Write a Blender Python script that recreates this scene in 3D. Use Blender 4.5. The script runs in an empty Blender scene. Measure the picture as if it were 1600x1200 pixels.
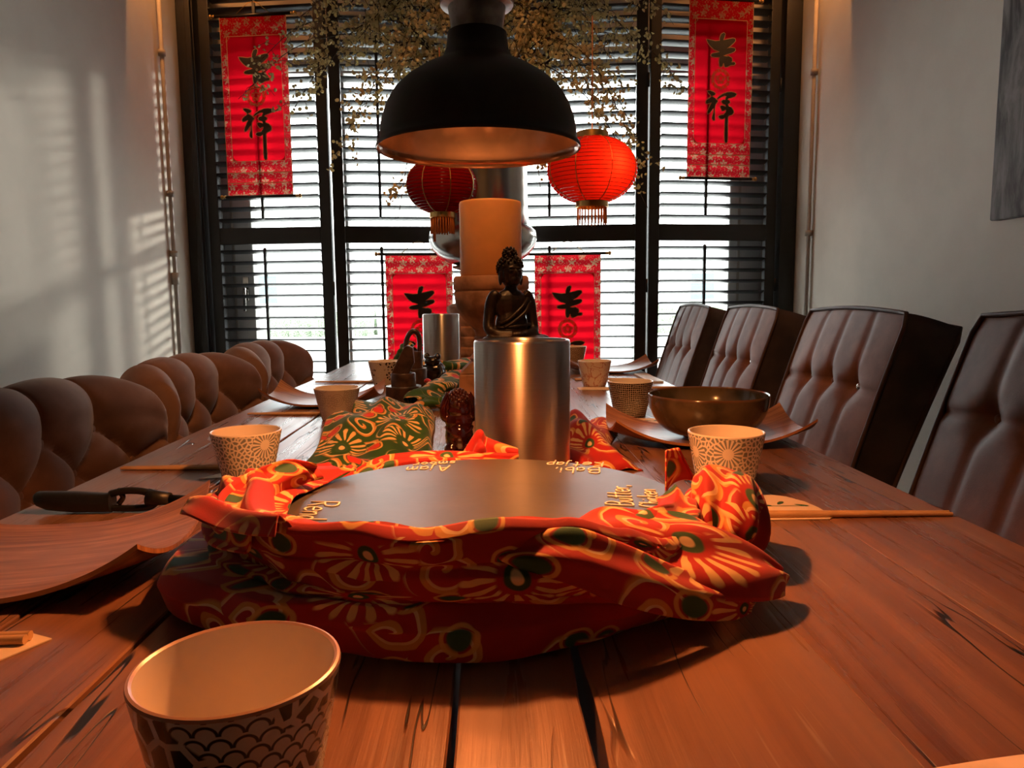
import bpy, bmesh, math, random
import numpy as np
from mathutils import Vector, Matrix
PI = math.pi
C = bpy.context.scene.collection
SC = bpy.context.scene
T = 0.76            # height of the table top
random.seed(7)

# ------------------------------------------------------------------ camera
f_px = 1150.0
th, ps, ro = math.atan(131 / f_px), math.atan(33 / f_px), math.radians(.55)
F = Vector((math.sin(ps) * math.cos(th), math.cos(ps) * math.cos(th), -math.sin(th)))
R0 = F.cross(Vector((0, 0, 1))).normalized(); U0 = R0.cross(F)
Rv = R0 * math.cos(ro) - U0 * math.sin(ro); Uv = U0 * math.cos(ro) + R0 * math.sin(ro)
cam = bpy.data.objects.new('camera', bpy.data.cameras.new('camera')); C.objects.link(cam)
mw = Matrix.Identity(4)
for i in range(3):
    mw[i][0], mw[i][1], mw[i][2] = Rv[i], Uv[i], -F[i]
mw[2][3] = T + .23
cam.matrix_world = mw
cam.data.sensor_width = 36; cam.data.lens = f_px * 36 / 1600; cam.data.clip_start = .02; cam.data.clip_end = 200
SC.camera = cam
SC.view_settings.view_transform = 'Standard'; SC.view_settings.look = 'None'
SC.view_settings.gamma = 1; SC.view_settings.use_curve_mapping = False
SC.view_settings.exposure = 0.0

# ------------------------------------------------------------------ world, sun, area lights
W = bpy.data.worlds.new('world'); SC.world = W; W.use_nodes = True
nt = W.node_tree; nt.nodes.clear()
wo = nt.nodes.new('ShaderNodeOutputWorld'); wb = nt.nodes.new('ShaderNodeBackground')
wb.inputs[0].default_value = (.97, .99, .97, 1); wb.inputs[1].default_value = 10.0
nt.links.new(wb.outputs[0], wo.inputs[0])

def lamp(name, kind, loc, energy, color, size=.1, rot=None, size_y=None):
    l = bpy.data.lights.new(name, kind); l.energy = energy; l.color = color
    o = bpy.data.objects.new(name, l); o.location = loc; C.objects.link(o)
    if kind == 'SUN': l.angle = size
    elif kind == 'AREA':
        l.size = size
        if size_y: l.shape = 'RECTANGLE'; l.size_y = size_y
    else: l.shadow_soft_size = size
    if rot is not None: o.rotation_euler = rot
    return o
sun = lamp('sun', 'SUN', (3, 8, 5), 3.5, (1.0, .93, .82), size=math.radians(4.0))
sun.rotation_euler = Vector((-.62, -.74, -.20)).to_track_quat('-Z', 'Y').to_euler()
# warm lamp near each wall, behind an unseen box added to shape the light
for cx_ in (-1.26, 1.32):
    lamp('cove_light', 'AREA', (cx_, 3.03, 2.565), 3.2, (1.0, .40, .12), size=.16, size_y=.02, rot=(0, 0, 0))
# pendant bulb (inside the black shade over the table)
LX, LY, LK = -.0080, .66, .695
lamp('pendant_bulb_light', 'POINT', (LX, LY, T + .23 + .250 * LK), 13.0, (1.0, .35, .095), size=.014)
# warm ceiling spots over the table
def spot(name, loc, to, e, deg, blend=.6):
    o = lamp(name, 'SPOT', loc, e, (1.0, .42, .13), size=.03); o.data.spot_size = math.radians(deg); o.data.spot_blend = blend
    o.rotation_euler = (Vector(to) - Vector(loc)).to_track_quat('-Z', 'Y').to_euler()
spot('ceiling_spot_light', (.0, .60, 2.55), (.0, 1.75, 1.05), 85, 56)
spot('ceiling_spot_light', (.0, 1.75, 2.55), (.0, 2.3, .76), 20, 75)
# glowing bulb inside the right paper lantern
lamp('lantern_light', 'POINT', (.350, 2.112, T + .61), 1.1, (1.0, .5, .10), size=.012)

# ------------------------------------------------------------------ node helpers
class G:
    def __init__(s, name):
        s.m = bpy.data.materials.new(name); s.m.use_nodes = True
        s.t = s.m.node_tree; s.t.nodes.clear()
        s.out = s.t.nodes.new('ShaderNodeOutputMaterial')
    def node(s, typ, props=None, **ins):
        n = s.t.nodes.new('ShaderNode' + typ)
        for k, v in (props or {}).items(): setattr(n, k, v)
        for k, v in ins.items():
            key = int(k[1:]) if k[0] == '_' and k[1:].isdigit() else k.replace('_', ' ')
            s.set(n.inputs[key], v)
        return n
    def set(s, sock, v):
        if isinstance(v, bpy.types.NodeSocket): s.t.links.new(v, sock)
        elif hasattr(v, '__len__') and len(v) == 3 and sock.type == 'RGBA': sock.default_value = (*v, 1)
        else: sock.default_value = v
    def M(s, op, a, b=0.0, c=0.0, clamp=False):
        n = s.t.nodes.new('ShaderNodeMath'); n.operation = op; n.use_clamp = clamp
        s.set(n.inputs[0], a); s.set(n.inputs[1], b); s.set(n.inputs[2], c)
        return n.outputs[0]
    def V(s, op, a, b=(0, 0, 0)):
        n = s.t.nodes.new('ShaderNodeVectorMath'); n.operation = op
        s.set(n.inputs[0], a)
        if op == 'SCALE': s.set(n.inputs[3], b)
        else: s.set(n.inputs[1], b)
        return n.outputs[1] if op in ('LENGTH', 'DISTANCE') else n.outputs[0]
    def mix(s, fac, a, b):
        n = s.t.nodes.new('ShaderNodeMix'); n.data_type = 'RGBA'
        s.set(n.inputs[0], fac); s.set(n.inputs[6], a); s.set(n.inputs[7], b)
        return n.outputs[2]
    def step(s, x, lo, hi):     # smooth 0..1 between lo and hi
        n = s.t.nodes.new('ShaderNodeMapRange'); n.interpolation_type = 'SMOOTHSTEP'
        s.set(n.inputs[0], x); n.inputs[1].default_value = lo; n.inputs[2].default_value = hi
        return n.outputs[0]
    def co(s, k='Object'): return s.node('TexCoord').outputs[k]
    def noise(s, vec, scale, detail=3, rough=.5, dist=0):
        return s.node('TexNoise', None, Vector=vec, Scale=scale, Detail=detail, Roughness=rough, Distortion=dist).outputs[0]
    def voro(s, vec, scale, feature='F1', rnd=1.0, dim='2D'):
        n = s.t.nodes.new('ShaderNodeTexVoronoi'); n.voronoi_dimensions = dim; n.feature = feature
        s.set(n.inputs['Vector'], vec); n.inputs['Scale'].default_value = scale; n.inputs['Randomness'].default_value = rnd
        return n
    def xyz(s, v):
        n = s.node('SeparateXYZ', None, _0=v); return n.outputs
    def vec(s, x, y, z=0.0):
        n = s.node('CombineXYZ', None, _0=x, _1=y, _2=z); return n.outputs[0]
    def bump(s, h, strength=.3, dist=.002):
        return s.node('Bump', None, Strength=strength, Distance=dist, Height=h).outputs[0]
    def bsdf(s, base, rough=.5, metal=0.0, normal=None, **kw):
        n = s.t.nodes.new('ShaderNodeBsdfPrincipled')
        s.set(n.inputs['Base Color'], base); s.set(n.inputs['Roughness'], rough); s.set(n.inputs['Metallic'], metal)
        if normal is not None: s.set(n.inputs['Normal'], normal)
        for k, v in kw.items(): s.set(n.inputs[k.replace('_', ' ')], v)
        s.t.links.new(n.outputs[0], s.out.inputs[0]); s.b = n
        return n
    def surf(s, sh): s.t.links.new(sh, s.out.inputs[0])
    def mixsh(s, fac, a, b):
        n = s.t.nodes.new('ShaderNodeMixShader'); s.set(n.inputs[0], fac)
        s.t.links.new(a, n.inputs[1]); s.t.links.new(b, n.inputs[2]); return n.outputs[0]

MT = {}
def simple(name, col, rough=.5, metal=0.0, var=.12, vs=30, bump=0.0, **kw):
    g = G(name)
    n = g.noise(g.co(), vs, 4)
    c2 = tuple(max(0, x * (1 - var * 2)) for x in col)
    base = g.mix(g.step(n, .35, .65), c2, col)
    g.bsdf(base, rough, metal, normal=g.bump(n, bump, .001) if bump else None, **kw)
    MT[name] = g.m; return g.m

simple('plaster', (.70, .64, .555), .85, vs=9, var=.02, bump=.15)
simple('ceiling_paint', (.42, .40, .37), .9, var=.02)
simple('taupe_paint', (.16, .13, .11), .9, var=.02)
simple('black_lacquer', (.010, .010, .011), .45, var=.1, vs=20)
simple('black_slat', (.035, .038, .041), .30, var=.1, vs=8)
simple('white_frame', (.62, .60, .58), .4, var=.03)
simple('conduit', (.42, .36, .30), .5, var=.05)
simple('gold', (.75, .47, .16), .3, 1.0, var=.1)
simple('gold_dark', (.55, .33, .12), .38, 1.0)
simple('black_rod', (.012, .009, .008), .3)
simple('shade_black', (.012, .010, .009), .5, var=.2, vs=60)
simple('copper_inner', (.34, .22, .165), .16, 1.0, var=.10, vs=25)
simple('pewter', (.45, .40, .37), .38, 1.0, var=.25, vs=40, bump=.1)
simple('silver', (.46, .44, .42), .22, 1.0, var=.12, vs=6)
simple('wax', (.90, .42, .13), .55, var=.03, Subsurface_Weight=.35, Subsurface_Radius=(.05, .02, .01), Subsurface_Scale=.3)
simple('wick', (.05, .04, .03), .9)
simple('bronze', (.022, .011, .007), .40, .25, var=.3, vs=120, bump=.2)
simple('red_glaze', (.032, .004, .003), .12, var=.3, vs=60, Coat_Weight=.6)
simple('dark_glaze', (.018, .011, .009), .2, var=.3, vs=60)
simple('dark_wood', (.075, .035, .022), .38, var=.3, vs=50)
simple('chop_wood', (.62, .36, .17), .55, var=.08, vs=40)
simple('paper', (.80, .62, .44), .7, var=.03)
simple('leaf_green', (.035, .12, .03), .6)
simple('white_ink', (.85, .80, .70), .6, var=.02)
simple('lighter_black', (.012, .012, .013), .42, vs=200, bump=.2)
simple('twig', (.055, .033, .018), .8)
simple('leather_dark', (.055, .030, .021), .5, var=.25, vs=14, bump=.15)
simple('floor_oak', (.07, .045, .03), .5, var=.3, vs=4)
simple('crystal', (.8, .8, .8), .05, 1.0)
simple('red_tassel', (.55, .16, .02), .6)
simple('concrete', (.66, .67, .66), .9, var=.05, vs=2)
simple('house_wall', (.70, .72, .72), .8, var=.03)
simple('house_roof', (.26, .24, .25), .8)
simple('window_dark', (.10, .16, .18), .2)
simple('hedge', (.30, .38, .26), .9, vs=30, var=.4)
simple('stone_carved', (.46, .22, .11), .75, var=.3, vs=22, bump=.35)
simple('chair_leg_wood', (.03, .02, .015), .5)
simple('napkin', (.85, .62, .42), .8)

def m_fabric_blossom():
    g = G('blossom'); n = g.noise(g.co(), 60, 2)
    col = g.mix(n, (.62, .50, .24), (.90, .82, .56))
    d = g.node('BsdfDiffuse', None, Color=col).outputs[0]; t = g.node('BsdfTranslucent', None, Color=col).outputs[0]
    g.surf(g.mixsh(.45, d, t)); MT['blossom'] = g.m
m_fabric_blossom()

def m_table():
    g = G('worn_table_wood')
    oi = g.node('ObjectInfo').outputs['Random']
    p = g.V('ADD', g.co('Generated'), (0, 0, 0))
    p = g.co('Object')
    off = g.vec(g.M('MULTIPLY', oi, 7.3), g.M('MULTIPLY', oi, 3.1), 0.0)
    p = g.V('ADD', p, off)
    warp = g.noise(g.V('MULTIPLY', p, (6, 1.6, 1)), 1.0, 2)
    px = g.V('ADD', g.V('MULTIPLY', p, (1, .036, .1)), g.vec(g.M('MULTIPLY', warp, .035), 0.0, 0.0))
    fine = g.noise(px, 240, 4, .6)
    mid = g.noise(px, 60, 4, .6)
    broad = g.noise(g.V('MULTIPLY', p, (4, 1.0, 1)), 1.6, 4)
    col = g.mix(g.step(mid, .3, .7), (.150, .062, .034), (.30, .135, .072))
    col = g.mix(g.M('MULTIPLY', g.step(fine, .48, .72), .45), col, (.10, .045, .028))
    col = g.mix(g.M('MULTIPLY', g.step(broad, .42, .68), .55), col, (.32, .19, .13))
    # pale worn streaks
    wear = g.noise(g.V('ADD', px, (3, 1, 0)), 85, 3, .7)
    wm = g.M('MULTIPLY', g.step(wear, .66, .74), g.step(broad, .40, .55))
    col = g.mix(g.M('MULTIPLY', wm, .40), col, (.46, .34, .26))
    # cracks and knots
    ck = g.noise(g.V('ADD', g.V('MULTIPLY', p, (1, .07, .1)), g.vec(g.M('MULTIPLY', warp, .05), 5.0, 0.0)), 24, 3, .6)
    cm = g.M('ABSOLUTE', g.M('SUBTRACT', ck, .5))
    gate = g.step(g.noise(g.V('ADD', g.V('MULTIPLY', p, (5, 2.2, 1)), (9, 9, 0)), 1.5, 3), .49, .55)
    crack = g.M('MULTIPLY', g.M('SUBTRACT', 1.0, g.step(cm, .003, .010)), gate)
    col = g.mix(crack, col, (.012, .007, .005))
    h = g.M('SUBTRACT', g.M('ADD', g.M('MULTIPLY', fine, .5), g.M('MULTIPLY', mid, .5)), g.M('MULTIPLY', crack, 2.5))
    g.bsdf(col, g.M('ADD', .20, g.M('MULTIPLY', mid, .18)), normal=g.bump(h, .40, .0012), Specular_IOR_Level=.6)
    MT['table'] = g.m
m_table()

def m_bamboo():
    g = G('bamboo_veneer'); p = g.co('UV')
    q = g.V('MULTIPLY', p, (3.0, 1.0, 1))
    n = g.noise(g.V('MULTIPLY', p, (5, 90, 1)), 1.6, 4, .65); b = g.noise(q, 9, 2)
    col = g.mix(g.step(n, .35, .65), (.20, .072, .028), (.44, .20, .085)); col = g.mix(g.M('MULTIPLY', g.step(b, .4, .7), .5), col, (.27, .11, .05))
    g.bsdf(col, .33, normal=g.bump(n, .12, .0006)); MT['bamboo'] = g.m
m_bamboo()

def m_leather(name, col, col2, rough, sheen=0.0, spec=.3):
    g = G(name); p = g.co()
    n = g.noise(p, 9, 5, .6); f = g.noise(p, 420, 2)
    c = g.mix(g.step(n, .35, .7), col, col2)
    g.bsdf(c, rough, normal=g.bump(g.M('ADD', g.M('MULTIPLY', f, .4), n), .25, .0012), Specular_IOR_Level=spec, Sheen_Weight=sheen, Sheen_Roughness=.4, Sheen_Tint=(.9, .7, .55, 1))
    MT[name] = g.m
m_leather('leather', (.115, .046, .025), (.20, .084, .047), .50)
m_leather('velvet', (.15, .074, .050), (.21, .108, .074), .75, .25)
m_leather('piping', (.055, .028, .020), (.075, .038, .028), .45)

def m_steel():
    g = G('brushed_steel'); p = g.co()
    n = g.noise(g.V('MULTIPLY', p, (1, 1, 260)), 6, 3)
    tan = g.node('Tangent', {'direction_type': 'RADIAL', 'axis': 'Z'}).outputs[0]
    g.bsdf(g.mix(n, (.50, .47, .44), (.66, .62, .58)), .30, 1.0, Anisotropic=.85, Anisotropic_Rotation=.25, Tangent=tan, normal=g.bump(n, .05, .0004)); MT['steel'] = g.m
m_steel()

def m_slate():
    g = G('slate_board'); n = g.noise(g.co(), 7, 5, .7); f = g.noise(g.co(), 160, 3)
    col = g.mix(g.step(n, .3, .7), (.052, .050, .047), (.085, .080, .074))
    g.bsdf(col, .36, normal=g.bump(f, .08, .0005)); MT['slate'] = g.m
m_slate()

def m_bowl():
    g = G('reactive_glaze'); p = g.co(); n = g.noise(p, 14, 4); z = g.xyz(p)[2]
    col = g.mix(g.step(n, .35, .65), (.030, .026, .018), (.12, .085, .045))
    col = g.mix(g.step(z, .066, .076), col, (.16, .055, .02))
    g.bsdf(col, .16, Coat_Weight=.4); MT['bowl'] = g.m
m_bowl()

def polar(g, uv, scale, rnd=.75):
    v = g.voro(uv, scale, 'F1', rnd)
    d = g.V('SCALE', g.V('SUBTRACT', uv, v.outputs['Position']), scale)
    x, y, _ = g.xyz(d)
    return g.M('ARCTAN2', y, x), g.V('LENGTH', d), v.outputs['Color'], x, y

def m_batik(name, ground, ground2, accent):
    g = G(name); uv = g.co('UV')
    wob = g.noise(uv, 25, 2)
    uvw = g.V('ADD', uv, g.vec(g.M('MULTIPLY', g.M('SUBTRACT', wob, .5), .012), g.M('MULTIPLY', g.M('SUBTRACT', wob, .5), .012)))
    a, r, cc, x, y = polar(g, uvw, 9.5, .95)
    col = g.mix(g.step(g.noise(uv, 18, 2), .4, .6), ground, ground2)
    # spiral vines from a second lattice
    a2, r2, c2, x2, y2 = polar(g, g.V('ADD', uvw, (.31, .17, 0)), 16.0, 1.0)
    sp = g.M('SINE', g.M('ADD', g.M('MULTIPLY', r2, 22.0), a2))
    vine = g.M('MULTIPLY', g.step(sp, .45, .75), g.M('SUBTRACT', 1.0, g.step(r2, .42, .5)))
    col = g.mix(vine, col, (.62, .27, .055))
    sp2 = g.M('SINE', g.M('ADD', g.M('MULTIPLY', r2, 22.0), g.M('ADD', a2, 1.1)))
    col = g.mix(g.M('MULTIPLY', g.M('MULTIPLY', g.step(sp2, .85, .95), g.M('SUBTRACT', 1.0, g.step(r2, .42, .5))), .8), col, (.85, .62, .30))
    # accent buds
    v3 = g.voro(g.V('ADD', uvw, (.11, .43, 0)), 15.0, 'F1', 1.0)
    bud = g.M('SUBTRACT', 1.0, g.step(v3.outputs['Distance'], .13, .17))
    col = g.mix(bud, col, accent)
    halo = g.M('MULTIPLY', g.M('SUBTRACT', 1.0, g.step(g.M('ABSOLUTE', g.M('SUBTRACT', v3.outputs['Distance'], .2)), .015, .035)), .9)
    col = g.mix(halo, col, (.72, .38, .10))
    # fan shaped daisies
    n_p = 17.0
    pet = g.step(g.M('SINE', g.M('MULTIPLY', a, n_p)), -.15, .25)
    band = g.M('MULTIPLY', g.step(r, .13, .17), g.M('SUBTRACT', 1.0, g.step(g.M('ADD', r, g.M('MULTIPLY', g.M('SINE', g.M('MULTIPLY', a, n_p)), -.03)), .36, .40)))
    fan = g.step(y, -.12, -.06)
    daisy = g.M('MULTIPLY', g.M('MULTIPLY', pet, band), fan)
    clear = g.M('MULTIPLY', g.M('SUBTRACT', 1.0, g.step(r, .40, .43)), fan)
    col = g.mix(clear, col, ground)
    col = g.mix(daisy, col, (.80, .50, .20))
    eye = g.M('SUBTRACT', 1.0, g.step(r, .08, .10))
    col = g.mix(eye, col, (.03, .09, .03))
    col = g.mix(g.M('SUBTRACT', 1.0, g.step(r, .035, .05)), col, (.85, .6, .3))
    f = g.noise(uv, 900, 2)
    b = g.bsdf(col, .75, normal=g.bump(f, .15, .0005), Sheen_Weight=.15)
    MT[name] = g.m
m_batik('batik_red', (.44, .008, .006), (.34, .006, .005), (.02, .09, .04))
m_batik('batik_green', (.020, .085, .010), (.014, .065, .010), (.62, .03, .015))

def m_scroll():
    def tr(name, col, fac=.62):
        g = G(name)
        d = g.node('BsdfDiffuse', None, Color=col(g)).outputs[0]; t = g.node('BsdfTranslucent', None, Color=col(g)).outputs[0]
        g.surf(g.mixsh(fac, d, t)); MT[name] = g.m
    tr('scroll_satin', lambda g: g.mix(g.noise(g.co(), 12, 2), (.44, .0018, .008), (.50, .003, .010)), .72)
    def broc(g):
        uv = g.co('UV'); a, r, c, x, y = polar(g, uv, 22, .7)
        n = g.noise(uv, 150, 3, .7)
        pet = g.M('LESS_THAN', r, g.M('ADD', .30, g.M('MULTIPLY', g.M('SINE', g.M('MULTIPLY', a, 5)), .1)))
        m = g.M('MAXIMUM', g.M('MULTIPLY', pet, g.step(n, .42, .5)), g.step(n, .58, .62))
        return g.mix(m, (.42, .005, .012), (.36, .19, .11))
    tr('scroll_brocade', broc, .5)
    def ring(g):
        n = g.noise(g.co('UV'), 110, 2, .6)
        return g.mix(g.step(n, .45, .5), (.62, .01, .02), (.50, .27, .15))
    tr('scroll_medallion', ring, .5)
    tr('gold_thread', lambda g: g.mix(.5, (.60, .38, .2), (.62, .4, .22)), .35)
    g = G('calligraphy_ink'); g.bsdf((.006, .005, .004), .6); MT['ink'] = g.m
m_scroll()

def m_lantern(name, e):
    g = G(name); col = g.mix(g.noise(g.co(), 30, 2), (.36, .008, .006), (.42, .013, .008))
    d = g.node('BsdfDiffuse', None, Color=col).outputs[0]; t = g.node('BsdfTranslucent', None, Color=col).outputs[0]
    g.surf(g.mixsh(e, d, t)); MT[name] = g.m
m_lantern('lantern_paper', .6)

def m_glass():
    g = G('window_glass')
    tr = g.node('BsdfTransparent', None, Color=(.96, .98, .98)).outputs[0]; gl = g.node('BsdfGlossy', None, Roughness=.02).outputs[0]
    fr = g.node('Fresnel', None, IOR=1.45).outputs[0]
    g.surf(g.mixsh(g.M('MULTIPLY', fr, .6), tr, gl)); MT['glass'] = g.m
m_glass()

def m_emit(name, col, s):
    g = G(name); g.surf(g.node('Emission', None, Color=col, Strength=s).outputs[0]); MT[name] = g.m
m_emit('bulb_glow', (1, .45, .13), 30.0)
m_emit('lantern_bulb_glow', (1, .5, .15), 12.0)

# cup patterns: UV u runs round the cup in metres, v up in metres
def m_cup(name, kind):
    g = G(name); uv = g.co('UV'); x, y, _ = g.xyz(uv)
    white = (.80, .74, .66); col = white
    if kind == 'mosaic':
        v = g.voro(uv, 170, 'DISTANCE_TO_EDGE', 1.0); shard = g.step(v.outputs['Distance'], .16, .20)
        a, r, c, dx, dy = polar(g, g.V('ADD', uv, (.013, .018, 0)), 21, .35)
        ray = g.step(g.M('SINE', g.M('MULTIPLY', a, 18)), -.1, .2)
        burst = g.M('MULTIPLY', ray, g.step(r, .13, .16))
        ins = g.M('MULTIPLY', g.M('SUBTRACT', 1.0, g.step(r, .36, .38)), g.M('GREATER_THAN', g.xyz(c)[0], .62))
        m = g.M('ADD', g.M('MULTIPLY', shard, g.M('SUBTRACT', 1.0, ins)), g.M('MULTIPLY', burst, ins))
        col = g.mix(m, white, (.23, .25, .24))
    elif kind == 'weave':
        w = g.noise(uv, 60, 2); sx = g.M('SINE', g.M('ADD', g.M('MULTIPLY', x, 1500), g.M('MULTIPLY', w, 7)))
        sy = g.M('SINE', g.M('ADD', g.M('MULTIPLY', y, 1500), g.M('MULTIPLY', w, 7)))
        n = g.noise(uv, 400, 1)
        m = g.M('MULTIPLY', g.step(sx, -.9, -.7), g.step(sy, -.9, -.7)); m = g.M('MULTIPLY', m, g.step(n, .25, .4))
        col = g.mix(m, (.62, .52, .44), (.022, .018, .018))
    elif kind == 'scales':
        # fish scales on one part, dark petals on the other
        u = g.M('MULTIPLY', x, 100.0); vv = g.M('MULTIPLY', y, 165.0)
        row = g.M('FLOOR', vv); fu = g.M('SUBTRACT', g.M('FRACT', g.M('ADD', u, g.M('MULTIPLY', row, .5))), .5)
        fv = g.M('FRACT', vv); rr = g.M('SQRT', g.M('ADD', g.M('MULTIPLY', fu, fu), g.M('MULTIPLY', g.M('MULTIPLY', fv, fv), .4)))
        arc = g.M('SUBTRACT', 1.0, g.step(g.M('ABSOLUTE', g.M('SUBTRACT', rr, .46)), .04, .09))
        v = g.voro(uv, 78, 'DISTANCE_TO_EDGE', .9); bl = g.step(v.outputs['Distance'], .10, .14)
        sel = g.step(g.noise(g.V('ADD', uv, (2.37, .2, 0)), 24, 1), .49, .51)
        fan = g.M('SINE', g.M('ADD', g.M('MULTIPLY', g.noise(uv, 16, 1), 40), g.M('MULTIPLY', y, 200)))
        m = g.M('ADD', g.M('MULTIPLY', arc, g.M('SUBTRACT', 1.0, sel)), g.M('MULTIPLY', bl, sel))
        col = g.mix(m, (.66, .63, .58), (.030, .040, .045))
    elif kind == 'petal':
        a, r, c, dx, dy = polar(g, uv, 42, .8)
        m = g.M('MULTIPLY', g.step(g.M('SINE', g.M('MULTIPLY', a, 5)), -.3, 0), g.M('MULTIPLY', g.step(r, .1, .13), g.M('SUBTRACT', 1.0, g.step(r, .4, .43))))
        gate = g.step(g.noise(uv, 26, 1), .48, .52)
        f = g.voro(uv, 260, 'DISTANCE_TO_EDGE', 1); fm = g.M('SUBTRACT', 1.0, g.step(f.outputs['Distance'], .04, .08))
        m2 = g.M('MAXIMUM', g.M('MULTIPLY', m, gate), g.M('MULTIPLY', fm, .55))
        col = g.mix(m2, (.70, .60, .52), (.05, .035, .045))
    elif kind == 'faint':
        v = g.voro(uv, 190, 'DISTANCE_TO_EDGE', .8); m = g.M('SUBTRACT', 1.0, g.step(v.outputs['Distance'], .06, .12))
        a, r, c, dx, dy = polar(g, uv, 30, .6)
        m = g.M('MAXIMUM', g.M('MULTIPLY', m, g.step(g.noise(uv, 25, 1), .45, .5)), g.M('MULTIPLY', g.step(g.M('SINE', g.M('MULTIPLY', r, 55)), .6, .8), g.M('SUBTRACT', 1.0, g.step(r, .38, .4))))
        col = g.mix(g.M('MULTIPLY', m, .6), (.62, .52, .45), (.28, .21, .18))
    elif kind == 'redwave':
        n = g.noise(uv, 30, 3, .6, .6); m = g.M('SUBTRACT', 1.0, g.step(g.M('ABSOLUTE', g.M('SUBTRACT', n, .5)), .01, .045))
        dots = g.M('SUBTRACT', 1.0, g.step(g.voro(uv, 90).outputs['Distance'], .10, .14))
        m = g.M('MAXIMUM', m, g.M('MULTIPLY', dots, g.step(n, .55, .6)))
        col = g.mix(g.M('MULTIPLY', m, .8), (.78, .62, .50), (.50, .13, .07))
    elif kind == 'speckle':
        v = g.voro(uv, 200, 'DISTANCE_TO_EDGE', 1); m = g.M('SUBTRACT', 1.0, g.step(v.outputs['Distance'], .10, .2))
        col = g.mix(m, (.55, .38, .24), (.16, .09, .06))
    g.bsdf(col, .22, Coat_Weight=.3); MT[name] = g.m
for k in ('mosaic', 'weave', 'scales', 'petal', 'faint', 'redwave', 'speckle'): m_cup('cup_' + k, k)
simple('cup_white', (.82, .70, .58), .25, var=.01)
simple('cup_rim_tan', (.60, .33, .22), .3, var=.05)

def m_canvas():
    g = G('grey_canvas'); n = g.noise(g.V('MULTIPLY', g.co(), (1, 9, 2.2)), 2.2, 6, .65, .5)
    g.bsdf(g.mix(g.step(n, .3, .7), (.055, .050, .048), (.30, .28, .27)), .8); MT['canvas'] = g.m
m_canvas()

# ------------------------------------------------------------------ mesh helpers
def obj(name, V, Fc, mat, parent=None, uv=None, smooth=True, loc=None, rot=None, mats=None, fm=None, sharp=None):
    me = bpy.data.meshes.new(name)
    me.from_pydata([tuple(v) for v in V], [], [tuple(f) for f in Fc])
    if mats:
        for m in mats: me.materials.append(MT[m])
        if fm is not None: me.polygons.foreach_set('material_index', fm)
    else: me.materials.append(MT[mat])
    if uv is not None:
        l = me.uv_layers.new(name='UVMap')
        idx = np.zeros(len(me.loops), dtype=np.int32); me.loops.foreach_get('vertex_index', idx)
        l.data.foreach_set('uv', np.array(uv, dtype=np.float32)[idx].ravel())
    me.polygons.foreach_set('use_smooth', [smooth] * len(me.polygons))
    me.validate(); me.update()
    if smooth and sharp: me.set_sharp_from_angle(angle=math.radians(sharp))
    o = bpy.data.objects.new(name, me); C.objects.link(o)
    if parent: o.parent = parent
    if loc is not None: o.location = loc
    if rot is not None: o.rotation_euler = rot
    return o
def bevel(o, w, seg=2):
    m = o.modifiers.new('bevel', 'BEVEL'); m.width = w; m.segments = seg; m.limit_method = 'ANGLE'; return o
def thing(name, label, cat, loc=(0, 0, 0), rz=0, group=None):
    o = bpy.data.objects.new(name, None); C.objects.link(o); o.empty_display_size = .05
    o.location = loc; o.rotation_euler = (0, 0, rz); return tag(o, label, cat, group)
def tag(o, label, cat, group=None, kind=None):
    if label: o['label'] = label
    if cat: o['category'] = cat
    if group: o['group'] = group
    if kind: o['kind'] = kind
    return o
def struct(o): o['kind'] = 'structure'; return o
def copy_tree(o, parent=None):
    c = o.copy(); C.objects.link(c); c.parent = parent
    for ch in o.children: copy_tree(ch, c)
    return c
def box(x0, x1, y0, y1, z0, z1):
    V = [(x, y, z) for x in (x0, x1) for y in (y0, y1) for z in (z0, z1)]
    return V, [(0, 1, 3, 2), (4, 6, 7, 5), (0, 4, 5, 1), (2, 3, 7, 6), (0, 2, 6, 4), (1, 5, 7, 3)]
def join(*ps):
    V, Fc = [], []
    for v, f in ps:
        n = len(V); V += list(v); Fc += [tuple(i + n for i in q) for q in f]
    return V, Fc
def xf(p, M):
    return [tuple(M @ Vector(v)) for v in p[0]], p[1]
def lathe(prof, n=48, uvr=None):
    """prof: list of (r,z). returns V,F,UV"""
    V, UV, Fc = [], [], []
    L = 0; R = uvr or max(r for r, z in prof)
    for j, (r, z) in enumerate(prof):
        if j: L += math.hypot(r - prof[j - 1][0], z - prof[j - 1][1])
        for i in range(n + 1):
            a = 2 * PI * i / n; V.append((r * math.cos(a), r * math.sin(a), z)); UV.append((a * R, L))
    for j in range(len(prof) - 1):
        for i in range(n):
            a = j * (n + 1) + i; Fc.append((a, a + 1, a + n + 2, a + n + 1))
    return V, Fc, UV
def weld(o, d=1e-5):
    bm = bmesh.new(); bm.from_mesh(o.data); bmesh.ops.remove_doubles(bm, verts=bm.verts, dist=d); bm.to_mesh(o.data); bm.free(); return o
def lathe_obj(name, prof, mat, parent=None, n=48, loc=None, sharp=50, rot=None, uvr=None):
    V, Fc, UV = lathe(prof, n, uvr); return weld(obj(name, V, Fc, mat, parent, uv=UV, loc=loc, sharp=sharp, rot=rot))
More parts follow.
